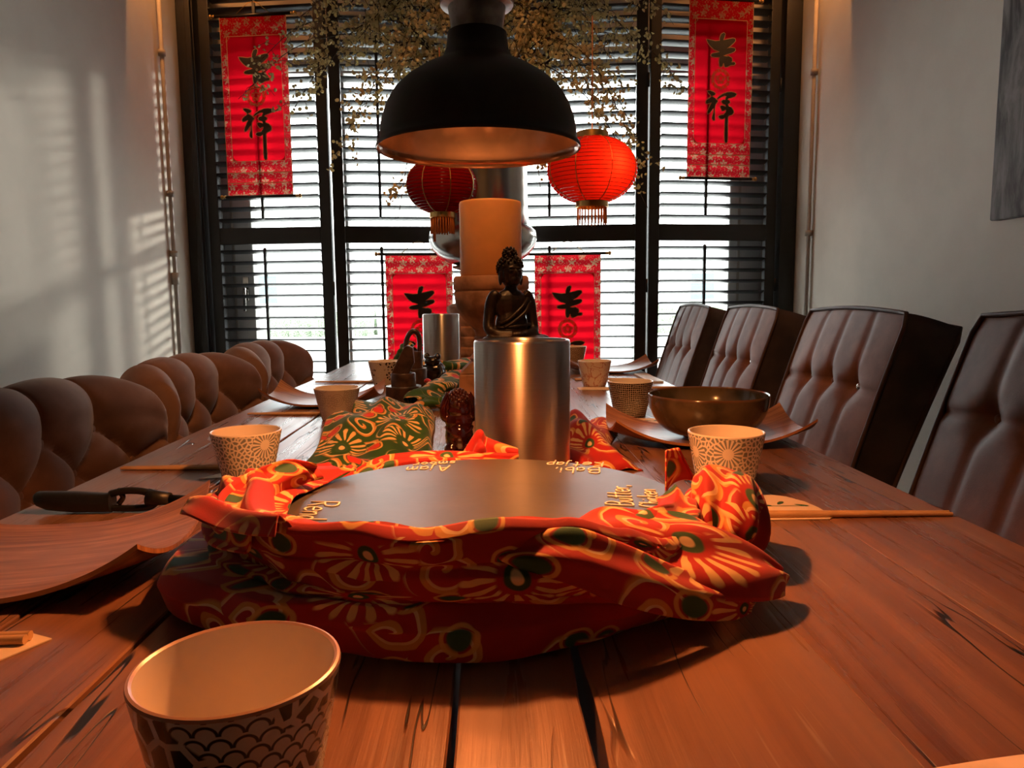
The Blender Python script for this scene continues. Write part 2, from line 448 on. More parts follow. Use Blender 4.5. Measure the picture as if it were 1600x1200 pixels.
def tube(path, r, n=8, closed=False, cap=True):
    P = [Vector(p) for p in path]; N = len(P); rr = r if hasattr(r, '__len__') else [r] * N
    V, Fc = [], []; up = None
    for i, p in enumerate(P):
        a = P[(i - 1) % N] if closed or i else p; b = P[(i + 1) % N] if closed or i < N - 1 else p
        t = (b - a).normalized() if (b - a).length > 1e-9 else Vector((0, 0, 1))
        if up is None: up = Vector((0, 0, 1)) if abs(t.z) < .9 else Vector((1, 0, 0))
        u = (up - t * up.dot(t)).normalized(); up = u; w = t.cross(u)
        for k in range(n):
            a_ = 2 * PI * k / n; V.append(p + (u * math.cos(a_) + w * math.sin(a_)) * rr[i])
    for i in range(N if closed else N - 1):
        for k in range(n):
            a, b = i * n + k, i * n + (k + 1) % n; c, d = ((i + 1) % N) * n + (k + 1) % n, ((i + 1) % N) * n + k
            Fc.append((a, b, c, d))
    if cap and not closed: Fc.append(tuple(range(n))[::-1]); Fc.append(tuple(range((N - 1) * n, N * n)))
    return V, Fc
def grid(fn, nu, nv, u0=0, u1=1, v0=0, v1=1, uvfn=None):
    V, UV, Fc = [], [], []
    for j in range(nv + 1):
        for i in range(nu + 1):
            u = u0 + (u1 - u0) * i / nu; v = v0 + (v1 - v0) * j / nv
            V.append(fn(u, v)); UV.append(uvfn(u, v) if uvfn else (u, v))
    for j in range(nv):
        for i in range(nu):
            a = j * (nu + 1) + i; Fc.append((a, a + 1, a + nu + 2, a + nu + 1))
    return V, Fc, UV
def spline(pts, n=8):
    """Catmull-Rom"""
    P = [Vector(p) for p in pts]; P = [P[0] * 2 - P[1]] + P + [P[-1] * 2 - P[-2]]; out = []
    for i in range(1, len(P) - 2):
        for k in range(n):
            t = k / n; a, b, c, d = P[i - 1:i + 3]
            out.append(.5 * ((2 * b) + (c - a) * t + (2 * a - 5 * b + 4 * c - d) * t * t + (3 * b - a - 3 * c + d) * t ** 3))
    out.append(P[-2]); return out
def ell(c, r, n=14, m=10, M=None):
    V, Fc = [], []
    for j in range(m + 1):
        b = PI * j / m
        for i in range(n):
            a = 2 * PI * i / n; p = Vector((math.sin(b) * math.cos(a) * r[0], math.sin(b) * math.sin(a) * r[1], math.cos(b) * r[2]))
            if M: p = M @ p
            V.append(tuple(p + Vector(c)))
    for j in range(m):
        for i in range(n): Fc.append((j * n + i, (j + 1) * n + i, (j + 1) * n + (i + 1) % n, j * n + (i + 1) % n))
    return V, Fc
def remesh(o, vs, smooth=4):
    m = o.modifiers.new('remesh', 'REMESH'); m.mode = 'VOXEL'; m.voxel_size = vs; m.use_smooth_shade = True
    if smooth:
        s = o.modifiers.new('smooth', 'SMOOTH'); s.iterations = smooth; s.factor = .5
    return o
def hsh(*a):
    return (math.sin(sum(x * k for x, k in zip(a, (12.9898, 78.233, 37.719)))) * 43758.5453) % 1

# ------------------------------------------------------------------ room shell
XL, XR, YW, YB, H = -1.36, 1.42, 3.52, -4.2, 2.62
struct(obj('floor', *box(XL - .1, XR + .1, YB - .1, YW + .2, -.05, 0), 'floor_oak', smooth=False))
struct(obj('ceiling', *box(XL - .1, XR + .1, YB - .1, YW + .2, H, H + .06), 'ceiling_paint', smooth=False))
struct(obj('wall_left', *box(XL - .1, XL, YB - .1, YW + .2, 0, H), 'plaster', smooth=False))
struct(obj('wall_right', *box(XR, XR + .1, YB - .1, YW + .2, 0, H), 'plaster', smooth=False))
struct(obj('wall_back', *box(XL, XR, YB - .1, YB, 0, H), 'taupe_paint', smooth=False))
struct(obj('wall_front', *box(XL, XR, YW + .03, YW + .2, 2.10, H), 'plaster', smooth=False))     # lintel over the window
struct(obj('wall_front', *box(XL, XR, YW + .03, YW + .2, 0, .12), 'plaster', smooth=False))
struct(obj('light_baffle', *box(XL, XR, 2.96, 3.0, 2.34, H), 'ceiling_paint', smooth=False))           # unseen box, added to confine the cove light to the wall ends

# window_1: pale frame with sashes and glass behind the shutters
wf = struct(bpy.data.objects.new('window_1', None)); C.objects.link(wf); wf.location = (0, 3.60, 0)
for x0, x1 in ((XL, -1.255), (-.735, -.665), (-.03, .04), (.70, .77), (1.31, XR)):
    bevel(obj('window_frame', *box(x0, x1, -.03, .03, .12, 2.10), 'white_frame', wf, smooth=False), .004)
bevel(obj('window_frame', *box(XL, XR, -.032, .032, 2.04, 2.10), 'white_frame', wf, smooth=False), .004)
bevel(obj('window_frame', *box(XL, XR, -.032, .032, .12, .19), 'white_frame', wf, smooth=False), .004)
for x0, x1 in ((-1.25, -1.115), (1.15, 1.305)):
    bevel(obj('sash', *box(x0, x1, -.045, .02, .19, 2.04), 'white_frame', wf, smooth=False), .006)
    bevel(obj('sash_bead', *box(x0 + .04, x0 + .052, -.052, -.044, .19, 2.04), 'conduit', wf, smooth=False), .002)
hd = obj('handle_plate', *box(-1.165, -1.140, -.056, -.044, 1.0, 1.11), 'silver', wf, smooth=False)
obj('handle', *join(tube([(-1.152, -.05, 1.055), (-1.152, -.08, 1.055), (-1.152, -.082, 1.05), (-1.152, -.082, .95)], .007)), 'silver', hd)
for x0, x1 in ((-1.115, -.735), (-.665, -.03), (.04, .70), (.77, 1.15)):
    obj('pane', *box(x0, x1, -.004, .004, .19, 2.04), 'glass', wf, smooth=False)
# conduits with clips up both corners
for nm, x, y, zs in (('left', XL + .017, 3.22, (1.20, 1.45, 2.02)), ('right', XR - .017, 3.25, (1.27, 1.95))):
    t = thing('conduit_pipe', 'thin pale conduit pipe with clips running up the corner on the %s wall' % nm, 'pipe', (x, y, 0))
    obj('pipe', *tube([(0, 0, 0.001), (0, 0, 1.2), (0, 0, H - .001)], .009, 10), 'conduit', t)
    for z in zs: obj('clip', *tube([(0, 0, z - .012), (0, 0, z + .012)], .015, 10), 'conduit', t)
    if nm == 'left': obj('coupling', *tube([(0, 0, 1.07), (0, 0, 1.12)], .015, 12), 'conduit', t)
# outside: bright paving, pale houses and a hedge seen between the slats
struct(obj('ground_outside', *box(-30, 30, YW + .2, 60, -.1, -.02), 'concrete', smooth=False))
def house(x, y, w, d, h, label, roofh=2.2):
    t = thing('house', label, 'house', (x, y, -.02))
    obj('wall', *box(-w / 2, w / 2, 0, d, 0, h), 'house_wall', t, smooth=False)
    V = [(-w / 2 - .3, -.3, h), (w / 2 + .3, -.3, h), (w / 2 + .3, d + .3, h), (-w / 2 - .3, d + .3, h), (-w / 2 - .3, d / 2, h + roofh), (w / 2 + .3, d / 2, h + roofh)]
    obj('roof', V, [(0, 1, 5, 4), (2, 3, 4, 5), (1, 2, 5), (3, 0, 4), (0, 3, 2, 1)], 'house_roof', t, smooth=False)
    for i in range(int(w // 2)):
        for zz in (.9, ):
            xx = -w / 2 + .6 + i * 2
            fr = obj('window', *box(xx, xx + 1.1, -.05, 0, zz, zz + 1.2), 'white_frame', t, smooth=False)
            obj('pane', *box(xx + .08, xx + 1.02, -.07, -.051, zz + .08, zz + 1.12), 'window_dark', fr, smooth=False)
house(-9.5, 26, 7, 6, 2.6, 'pale house far outside, seen between the slats at the left of the window', 1.2)
house(11.5, 30, 8, 6, 2.6, 'pale house far outside, seen between the slats at the right of the window', 1.2)
def hedge(x0, x1, y, h, lab):
    fn = lambda u, v: (x0 + (x1 - x0) * u, y + .35 * math.cos(PI * v) * (1 + .3 * math.sin(u * 60) + .2 * hsh(u, v)), max(-.02, h * math.sin(PI * v) * (.8 + .2 * math.sin(u * 37 + v * 5) + .15 * hsh(u * 3, v)) - .02))
    V, Fc, UV = grid(fn, 60, 8); tag(obj('hedge', V, Fc, 'hedge'), lab, 'hedge')
hedge(4.5, 9.5, 22, .9, 'low green hedge far outside, seen through the right slats')
hedge(-6.5, -3.4, 22, .7, 'low green hedge far outside, seen through the left slats')

# ------------------------------------------------------------------ shutters
def slat_mesh(w):
    ch, tk = .052, .009; prof = []
    for i in range(12):
        a = 2 * PI * i / 12; prof.append((math.cos(a) * ch / 2, math.sin(a) * tk / 2 * (1 if abs(math.cos(a)) < .99 else 1)))
    t = math.radians(15)           # room-side edge up
    V = []
    for x in (0, w):
        for (y, z) in prof:
            V.append((x, y * math.cos(t) + z * math.sin(t) * 0, z * math.cos(t) - y * math.sin(t)))
    Fc = [(i, (i + 1) % 12, 12 + (i + 1) % 12, 12 + i) for i in range(12)] + [tuple(range(12))[::-1], tuple(range(12, 24))]
    me = bpy.data.meshes.new('slat'); me.from_pydata(V, [], Fc); me.materials.append(MT['black_slat'])
    me.polygons.foreach_set('use_smooth', [True] * len(me.polygons)); me.set_sharp_from_angle(angle=math.radians(60)); return me
Z0, Z1, ZM = .03, 2.54, T + .53
def shutter(p0, p1, label, rodfrac):
    d = Vector((p1[0] - p0[0], p1[1] - p0[1], 0)); w = d.length
    t = thing('shutter_panel', label, 'shutter', (p0[0], p0[1], 0), math.atan2(d.y, d.x), 'black louvred shutter panels across the window')
    st, th2 = .050, .014
    for x in (.004, w - st - .004):
        bevel(obj('stile', *box(x, x + st, -th2, th2, Z0, Z1), 'black_lacquer', t, smooth=False), .003)
    for z0, z1 in ((Z0, Z0 + .1), (ZM - .037, ZM + .037), (Z1 - .09, Z1)):
        bevel(obj('rail', *box(st + .004, w - st - .004, -th2 + .001, th2 - .001, z0, z1), 'black_lacquer', t, smooth=False), .003)
    me = slat_mesh(w - 2 * st - .012); pitch = .0503
    for a, b in ((Z0 + .1, ZM - .037), (ZM + .037, Z1 - .09)):
        n = int((b - a - .01) / pitch); off = ((b - a) - (n - 1) * pitch) / 2
        for k in range(n):
            o = bpy.data.objects.new('slat', me); C.objects.link(o); o.parent = t; o.location = (st + .006, 0, a + off + k * pitch)
        x = w * rodfrac
        obj('tilt_rod', *box(x - .006, x + .006, -.040, -.030, a + .035, b - .035), 'black_lacquer', t, smooth=False)
        obj('tilt_rod_knob', *ell((x, -.035, b - .03), (.009, .007, .012), 8, 6), 'black_lacquer', t)
    for z in (.35, 1.05, 1.95):
        obj('hinge', *tube([(w - .001, -.016, z - .03), (w - .001, -.016, z + .03)], .005, 8), 'black_lacquer', t)
    return t
PL, PH1, PC, PH2, PR = (-1.275, 3.46), (-.70, 3.385), (.01, 3.455), (.715, 3.37), (1.335, 3.46)
shutter(PL, PH1, 'leftmost black louvred shutter panel, beside the left wall', .47)
shutter(PH1, PC, 'second black shutter panel from the left, behind the left paper lantern', .30)
shutter(PC, PH2, 'third black shutter panel from the left, behind the glowing lantern', .38)
shutter(PH2, PR, 'rightmost black louvred shutter panel, beside the right wall', .42)
# fixed black frame of the shutters
for nm, x0, x1 in (('trim_2', XL + .001, -1.285), ('trim_3', 1.345, XR - .001)):
    struct(bevel(obj(nm, *box(x0, x1, 3.42, YW + .03, 0, H - .001), 'black_lacquer', smooth=False), .004))
    s = -1 if nm == 'trim_3' else 1
    struct(bevel(obj(nm.replace('2', '4').replace('3', '5'), *box(*(sorted((x1 - s * .03, x1 - s * .005))), 3.40, 3.42, 0, H - .001), 'black_lacquer', smooth=False), .003))
struct(obj('trim_6', *box(-1.285, 1.345, 3.43, YW + .03, 2.55, H - .001), 'black_lacquer', smooth=False))
struct(obj('trim_7', *box(-1.285, 1.345, 3.43, YW + .03, 0.001, .025), 'black_lacquer', smooth=False))

# ------------------------------------------------------------------ red scrolls
JI = [(470,385),(540,395),(640,410),(730,400),(735,340),(760,280),(810,255),(835,275),(820,330),(800,385),(900,365),(990,345),(1030,350),(1040,385),(1000,430),(930,490),(870,530),(960,515),(1030,520),(1045,550),(1020,580),(950,610),(860,640),(805,665),(860,675),(920,670),(975,700),(985,745),(970,775),(1030,770),(1050,795),(1025,820),(960,825),(900,855),(850,865),(830,830),(820,790),(805,800),(795,840),(770,870),(740,850),(730,780),(735,690),(650,695),(580,685),(560,660),(590,635),(680,615),(735,600),(700,580),(620,555),(550,500),(500,440)]
XI1 = [(505,165),(560,160),(630,180),(665,205),(650,235),(610,245),(600,262),(660,290),(690,320),(720,345),(690,370),(665,420),(655,500),(660,600),(662,690),(640,700),(610,660),(620,600),(640,560),(640,470),(610,500),(565,555),(525,580),(515,545),(540,490),(570,420),(600,370),(545,385),(495,395),(478,370),(500,330),(560,290),(590,262),(570,230),(530,200)]
XI2 = [(690,310),(740,260),(820,210),(900,180),(990,172),(1060,185),(1090,205),(1060,240),(1000,265),(930,285),(905,310),(950,330),(960,365),(920,390),(930,430),(990,450),(1030,500),(1040,540),(1010,580),(950,600),(925,630),(925,700),(925,900),(928,1000),(925,1080),(900,1105),(875,1075),(868,980),(870,800),(870,640),(820,665),(770,660),(730,625),(770,600),(840,590),(880,540),(890,500),(860,500),(820,520),(790,490),(765,440),(800,420),(850,430),(880,440),(870,400),(810,380),(790,345),(820,320),(870,315),(875,280),(895,250),(850,240),(780,265),(720,300)]
SW = .30
def glyph_verts(poly, dy, grow, y):
    k = SW / 1270; n = len(poly); P = [Vector(p) for p in poly]; out = []
    for i in range(n):
        a, b, c = P[i - 1], P[i], P[(i + 1) % n]
        e1 = (b - a).normalized(); e2 = (c - b).normalized(); nn = Vector((e1.y + e2.y, -(e1.x + e2.x)))
        nn = nn.normalized() if nn.length > .01 else Vector((0, 0))
        q = b + nn * grow; out.append(((q.x - 765) * k, y, -((q.y + dy) * k)))
    return out
def scroll(name, loc, rz, label):
    """local: x across, z up, 0 at the top rod; faces -Y"""
    t = thing('wall_scroll', label, 'scroll', loc, rz, 'red calligraphy scrolls hung on the shutters')
    w, h = SW / 2, .765; ix, zt, zb = w - .030, -.088, -.615
    V = [(-w, 0, -.006), (w, 0, -.006), (w, 0, -h), (-w, 0, -h), (-ix, 0, zt), (ix, 0, zt), (ix, 0, zb), (-ix, 0, zb)]
    uv = [(v[0], v[2]) for v in V]
    Fc = [(0, 1, 5, 4), (1, 2, 6, 5), (2, 3, 7, 6), (3, 0, 4, 7)]
    obj('brocade_border', V, Fc, None, t, uv=uv, smooth=False, mats=['scroll_brocade'])
    def sat(u, v):
        x = -ix + 2 * ix * u; return (x, -.0006 - .0015 * math.sin(PI * u) ** 2 * math.sin(v * 9), zt + (zb - zt) * v)
    Vg, Fg, UVg = grid(sat, 6, 12); obj('satin_panel', Vg, Fg, 'scroll_satin', t, uv=UVg)
    for sx in (-1, 1):
        for z, sz in ((zt, -1), (zb, 1)):
            P = [(sx * ix, -.0012, z), (sx * ix, -.0012, z + sz * .028)] + [(sx * (ix - .028 * (1 - math.cos(a)) * 1.0) , -.0012, z + sz * .028 * (1 - math.sin(a))) for a in (PI / 8, PI / 4, 3 * PI / 8)] + [(sx * (ix - .028), -.0012, z)]
            obj('corner_piece', P, [tuple(range(len(P)))], 'scroll_brocade', t, uv=[(p[0], p[2]) for p in P], smooth=False)
    # thin gold edging of the satin and two stripes below it
    E = []
    for x0, x1, z0, z1 in ((-ix - .002, -ix, zb, zt), (ix, ix + .002, zb, zt), (-ix, ix, zt, zt + .002), (-ix, ix, zb - .002, zb), (-w, w, -.668, -.664), (-w, w, -.712, -.708), (-w, -w + .002, -h, -.006), (w - .002, w, -h, -.006)):
        E.append(([(x0, -.0022, z0), (x1, -.0022, z0), (x1, -.0022, z1), (x0, -.0022, z1)], [(0, 1, 2, 3)]))
    obj('gold_edging', *join(*E), 'gold_thread', t, smooth=False)
    dy0 = -20 + 372      # first glyph sheet starts this far (in trace units) below the top rod
    for poly, dy in ((JI, dy0), (XI1, dy0 + 1143), (XI2, dy0 + 1143)):
        a = glyph_verts(poly, dy, 15, -.0040); b = glyph_verts(poly, dy, 0, -.0052)
        ch = obj('character', b, [tuple(range(len(b)))], 'ink', t, smooth=False)
        obj('character_outline', a, [tuple(range(len(a)))], 'gold_thread', ch, smooth=False)
    # round medallion between the characters
    cz = -(1085 + dy0) * SW / 1270; M = []
    V, Fc, UV = [], [], []
    n = 28
    for i in range(n):
        a = 2 * PI * i / n
        for r in (.030, .045): V.append((r * math.cos(a), -.0036, cz + r * math.sin(a))); UV.append((V[-1][0], V[-1][2]))
    for i in range(n): Fc.append((2 * i, 2 * i + 1, 2 * ((i + 1) % n) + 1, 2 * ((i + 1) % n)))
    for k in range(5):
        a0 = 2 * PI * k / 5 + PI / 2; b0 = len(V)
        for j in range(8):
            a = 2 * PI * j / 8; V.append((.015 * math.cos(a0) + .0095 * math.cos(a), -.0036, cz + .015 * math.sin(a0) + .0095 * math.sin(a))); UV.append((V[-1][0], V[-1][2]))
        Fc.append(tuple(range(b0, b0 + 8)))
    obj('medallion', V, Fc, 'scroll_medallion', t, uv=UV, smooth=False)
    for z, ex in ((0, .022), (-h - .004, .012)):
        r = obj('roller', *tube([(-w - ex, 0, z), (w + ex, 0, z)], .0065, 10), 'black_rod', t)
        for sx in (-1, 1):
            k = lathe_obj('knob', [(0, 0), (.007, 0), (.0075, .006), (.005, .010), (.0095, .015), (.0095, .019), (.006, .024), (0, .025)], 'gold', r, 14)
            k.location = (sx * (w + ex), 0, z); k.rotation_euler = (0, sx * PI / 2, 0)
    obj('hanging_cord', *tube([(-w * .5, 0, .005), (-.02, .004, .052), (0, .006, .056), (.02, .004, .052), (w * .5, 0, .005)], .0016, 6), 'gold_dark', t)
    obj('hanging_hook', *tube([(0, .03, .06), (0, .012, .062), (0, .003, .056), (0, -.001, .062)], .002, 6), 'black_rod', t)
    return t
scroll('a', (-1.012, 3.378, T + 1.468), math.radians(-7), 'tall red calligraphy scroll hung highest on the leftmost shutter')
scroll('b', (1.035, 3.372, T + 1.535), math.radians(7.5), 'tall red calligraphy scroll hung high on the rightmost shutter')
scroll('c', (-.318, 3.372, T + .440), math.radians(5), 'low red scroll hung behind the small steel cooler, left of the candle')
scroll('d', (.353, 3.362, T + .436), math.radians(-7), 'low red scroll hung right of the candle, under the glowing lantern')

# ------------------------------------------------------------------ painting on the right wall
pt = thing('canvas_painting', 'grey bark-patterned canvas hung at the edge of the right wall', 'painting', (XR, 1.50, T + .435))
bevel(obj('canvas', *box(-.036, -.004, -.5, .535, 0, 1.15), 'canvas', pt, smooth=False), .004)
obj('stretcher_frame', *box(-.004, -.0005, -.46, .49, .04, 1.11), 'dark_wood', pt, smooth=False)

# ------------------------------------------------------------------ table
tb = thing('dining_table', 'long dining table of worn reddish planks with dark gaps and cracks', 'table', (-.022, 1.25, 0))
ex = [-.512, -.330, -.222, -.001, .075, .232, .372, .510]
for i in range(len(ex) - 1):
    gl = .0014 if i < 5 else .0001; gr_ = .0014 if i < 4 else .0001; bv = .0012 if i < 4 else .0003
    x0, x1 = ex[i] + gl, ex[i + 1] - gr_; y0, y1 = -1.25, 1.56
    NY = 70
    V, Fc = [], []
    rr = random.Random(i)
    ph = rr.random() * 9
    for j in range(NY + 1):
        y = y0 + (y1 - y0) * j / NY
        wl = max(0, gl - .0003) * (.6 * math.sin(y * 9 + ph) + .4 * math.sin(y * 31 + ph * 2)); wr = max(0, gr_ - .0003) * (.6 * math.sin(y * 8 + ph * 1.7) + .4 * math.sin(y * 27 + ph))
        wide = .0026 * math.exp(-((y + .86) / .05) ** 2)
        if i == 3: wr = -abs(wr) - wide
        if i == 4: wl = abs(wl) + wide
        if i == 0: wl += .002 * math.sin(y * 5)
        for (x, z) in ((x0 + abs(wl), T - .045), (x0 + abs(wl), T - bv), (x0 + abs(wl) + bv, T), (x1 - abs(wr) - bv, T), (x1 - abs(wr), T - bv), (x1 - abs(wr), T - .045)):
            V.append((x, y, z))
    for j in range(NY):
        for k in range(6):
            a, b = j * 6 + k, j * 6 + (k + 1) % 6; Fc.append((a, a + 6, b + 6, b))
    Fc.append(tuple(range(6))); Fc.append(tuple(range(NY * 6, NY * 6 + 6))[::-1])
    obj('plank', V, Fc, 'table', tb, sharp=40)
for sx in (-1, 1):
    obj('apron', *box(sx * .44 - .015, sx * .44 + .015, -1.1, 1.4, T - .11, T - .0455), 'dark_wood', tb, smooth=False)
for y in (-1.05, 1.35):
    obj('crossbeam', *box(-.46, .46, y - .04, y + .04, T - .12, T - .0455), 'dark_wood', tb, smooth=False)
    for sx in (-1, 1): bevel(obj('leg', *box(sx * .40 - .045, sx * .40 + .045, y - .045, y + .045, 0, T - .12), 'dark_wood', tb, smooth=False), .006)

# splits in the planks, seen as dark slivers
# ------------------------------------------------------------------ leather chairs (right)
def tuft_leather(u, v):
    v0 = .66; k = u * 4; d = abs(k - round(k)); near = round(k)
    s = math.exp(-(d / .10) ** 2) if 0 < near < 4 else 0
    vert = s * (.28 + .72 * math.exp(-abs(v - v0) / .16)) * .009
    row = math.exp(-((v - v0) / .018) ** 2) * .0065
    pit = sum(math.exp(-(((u - q / 4) * .46) ** 2 + ((v - v0) * .52) ** 2) / .0009) for q in (1, 2, 3)) * .018
    puff = .012 * math.sin(PI * min(1, max(0, u))) ** .5 * math.sin(PI * min(1, max(0, v))) ** .35
    return puff - vert - row - pit
def leather_chair():
    t = bpy.data.objects.new('leather_dining_chair', None); C.objects.link(t)
    Wd, z0, z1 = .47, .46, .955; sl = .150
    def face(u, v):
        z = z0 + (z1 - z0) * v + .010 * math.sin(PI * u) * v; x = sl * v ** 1.15
        r = .03
        # round the upper corners
        y = (u - .5) * Wd * (1 - .07 * (max(0, v - .86) / .14) ** 2)
        dd = tuft_leather(u, v); return (x - dd, y, z)
    V, Fc, UV = grid(face, 64, 56)
    b = obj('backrest', V, Fc, 'leather', t, uv=UV); 
    # shell: sides, top, back
    P = []
    def shell(u, v):   # u: 0 front rim -> 1 back rim ; v around: bottom-left up, across, down
        if v < .36: a = v / .36; y, vv = -Wd / 2, a * .97
        elif v > .64: a = (1 - v) / .36; y, vv = Wd / 2, a * .97
        else:
            a = (v - .36) / .28; y = (a - .5) * Wd; y = max(-Wd / 2 * .975, min(Wd / 2 * .975, y)); vv = 1.0
        z = z0 + (z1 - z0) * vv + .010 * math.sin(PI * (y / Wd + .5)) * vv; x = sl * vv ** 1.15
        th2 = .115 - .02 * (1 - vv)
        zz = z - (.032 * u ** 1.3 if vv > .9 else .032 * u ** 1.3 * vv)
        return (x + th2 * u, y * (1 - .03 * u), zz)
    V, Fc, UV = grid(shell, 8, 50)
    obj('side_panel', V, Fc, 'leather_dark', t, uv=UV)
    V, Fc, UV = grid(lambda u, v: (sl * v ** 1.15 + .095 + .02 * v, (u - .5) * Wd * .97, z0 + (z1 - z0) * v - .032 * v + .010 * math.sin(PI * u) * v), 8, 10)
    obj('back_panel', V, Fc, 'leather_dark', t, uv=UV)
    for un, r in ((0.0, .0048), (1.0, .0048)):
        path = [Vector(shell(un, v / 60)) for v in range(61)]; path = [path[0]] + path[1:]
        obj('piping', *tube([p + Vector((-.002 if un == 0 else .002, 0, 0)) for p in path], r, 8), 'piping', t)
    for q in (1, 2, 3):
        p = face(q / 4, .66)
        obj('button', *ell((p[0] - .005, p[1], p[2]), (.007, .0105, .0105) if q == 1 else (.005, .0085, .0085), 12, 8), 'crystal' if q == 1 else 'leather', t)
    seat = bevel(obj('seat', *box(-.46, .10, -Wd / 2, Wd / 2, .36, .48), 'leather', t, smooth=False), .03, 4)
    for x in (-.42, .12):
        for sy in (-1, 1): obj('leg', *tube([(x + (.03 if x > 0 else 0), sy * .19, 0), (x, sy * .19, .36)], [.014, .022], 8), 'chair_leg_wood', t)
    return t
CG = 'brown leather button-backed chairs along the right side of the table'
lc = leather_chair()
for k, (y, lab) in enumerate(((1.715, 'brown leather chair with a crystal button, directly behind the big bowl'), (1.03, 'nearest brown leather chair, cut off by the right edge of the photo'),
                 (2.39, 'second farthest brown leather chair on the right side'), (3.07, 'farthest brown leather chair, beside the right shutter'))):
    o = lc if k == 0 else copy_tree(lc)
    o.location = (.705, y, 0); tag(o, lab, 'chair', CG)

# ------------------------------------------------------------------ velvet tub chairs (left)
def velvet_chair():
    t = bpy.data.objects.new('velvet_tub_chair', None); C.objects.link(t)
    Wd = .62; zt = .835; zb = .44
    N = 4
    def path(v):     # profile over the top: v 0 bottom front .. .62 top front .. 1 back bottom ; returns (x back-ward, z, nx, nz)
        hf = zt - zb
        if v < .62:
            a = v / .62; z = zb + (hf - .045) * a; return (.10 * (a - 1) * 1.0 + 0.0, z, 1.0, 0.0 + .25 * a)
        if v < .86:
            a = (v - .62) / .24 * PI; return (-(.045 - .045 * math.cos(a)), zt - .045 + .045 * math.sin(a), math.cos(a), math.sin(a) + .2)
        a = (v - .86) / .14; return (-.09, zt - .045 - (hf - .045) * a, -1, 0)
    def fn(u, v):
        x, z, nx, nz = path(v)
        if v < .62: x = .055 * (1 - v / .62) ** 1.5
        # tufts: diamonds with pleats running over the roll
        vv = (v - .555) / .125
        if v < .60:
            a = (u * N * 2 + vv) / 2; b = (u * N * 2 - vv) / 2
            d = (abs(math.sin(PI * a)) * abs(math.sin(PI * b))) ** .45
        if v >= .50:
            d2 = abs(math.sin(PI * u * N)) ** .55
            k = min(1, max(0, (v - .53) / .07))
            fade = 1 if v < .62 else max(0, 1 - (v - .62) / .26)
            d2 = 1 - (1 - d2) * fade
            d = d2 if v >= .60 else d * (1 - k) + d2 * k
        amp = .036 if v < .62 else .036 * max(0, 1 - (v - .62) / .34)
        h = d * amp
        ln = math.hypot(nx, nz); nx, nz = nx / ln, nz / ln
        uu = u - .5
        y = uu * Wd; wrap = abs(uu * 2)
        x += .10 * wrap ** 4            # ends curve toward the table
        edge = max(0, (wrap - .90) / .10)
        lower = .05 * wrap ** 5 + .05 * edge ** 2
        h *= (1 - edge ** 3)
        zz = z + nz * h - lower * (z - zb) / (zt - zb)
        return (x + nx * h - .02 * edge ** 2 * (1 if v < .75 else -1), y, zz)
    V, Fc, UV = grid(fn, 112, 92)
    obj('backrest', V, Fc, 'velvet', t, uv=UV)
    for s in (0, 1):        # ends
        ring = [fn(s, v / 40) for v in range(41)]; c = tuple(sum(p[i] for p in ring) / len(ring) for i in range(3))
        V = ring + [(c[0], c[1] + (.012 if s else -.012), c[2])]
        obj('end_panel', V, [(i, i + 1, 41) for i in range(40)] + [(40, 0, 41)], 'velvet', t)
    for row in (0, 1, 2, 3):
        v = .555 - row * .125
        for i in range(2 * N + 1):
            if (i + row) % 2 == 0 and 0 < i < 2 * N:
                p = fn(i / (2 * N), v); obj('button', *ell((p[0] + .002, p[1], p[2]), (.005, .009, .009), 10, 6), 'velvet', t)
    bevel(obj('seat', *box(.0, .50, -Wd / 2 + .02, Wd / 2 - .02, .34, .47), 'velvet', t, smooth=False), .035, 4)
    for x in (0.0, .44):
        for sy in (-1, 1): obj('leg', *tube([(x, sy * .22, 0), (x, sy * .22, .345)], [.013, .02], 8), 'chair_leg_wood', t)
    return t
VG = 'brown velvet tufted tub chairs along the left side of the table'
vc = velvet_chair()
for k, (y, lab) in enumerate(((1.26, 'nearest brown velvet tufted chair, cut off by the left edge of the photo'), (1.905, 'middle brown velvet tufted chair on the left side of the table'), (2.55, 'farthest brown velvet tufted chair, by the left shutter'))):
    o = vc if k == 0 else copy_tree(vc)
    o.location = (-.775, y, 0); tag(o, lab, 'chair', VG)

# ------------------------------------------------------------------ cups
def cup(x, y, mat, label, h=.072, r=.0445, rot=0.0, rim='cup_white'):
    t = thing('tea_cup', label, 'cup', (x, y, T), rot, 'small patterned ceramic cups on the table')
    rb = r * .69
    prof = [(0, .0015), (rb - .006, .0015), (rb - .004, 0), (rb - .001, .0006), (rb, .003)]
    for k in range(1, 9):
        a = k / 8; prof.append((rb + (r - rb) * (a ** .92), .003 + (h - .004) * a))
    lathe_obj('outer_wall', prof, mat, t, 56, uvr=r)
    ins = [(r, h - .001), (r - .0004, h + .0004), (r - .0016, h + .0008), (r - .0028, h)]
    lathe_obj('rim', ins, rim, t, 56)
    lathe_obj('inside', [(r - .0028, h)] + [(rb - .003 + (r - rb) * a + .0, .006 + (h - .008) * a) for a in (.95, .6, .25, .08)] + [(rb - .009, .0055), (0, .005)], 'cup_white', t, 56)
    return t
cup(-.112, .308, 'cup_scales', 'white cup with fish-scale and black petal print, nearest the camera', .0735, .0440, rot=2.6, rim='cup_rim_tan')
cup(-.318, .950, 'cup_mosaic', 'white cup with grey mosaic sunburst print on the left, behind the lighter', .0655, rot=.3)
cup(.277, .850, 'cup_mosaic', 'white cup with grey mosaic sunburst print on the right, behind the red knotted cloth', .0735, rot=1.2)
cup(-.303, 1.445, 'cup_faint', 'tan cup with faint scale print beside the green cloth', .0625, rot=.9)
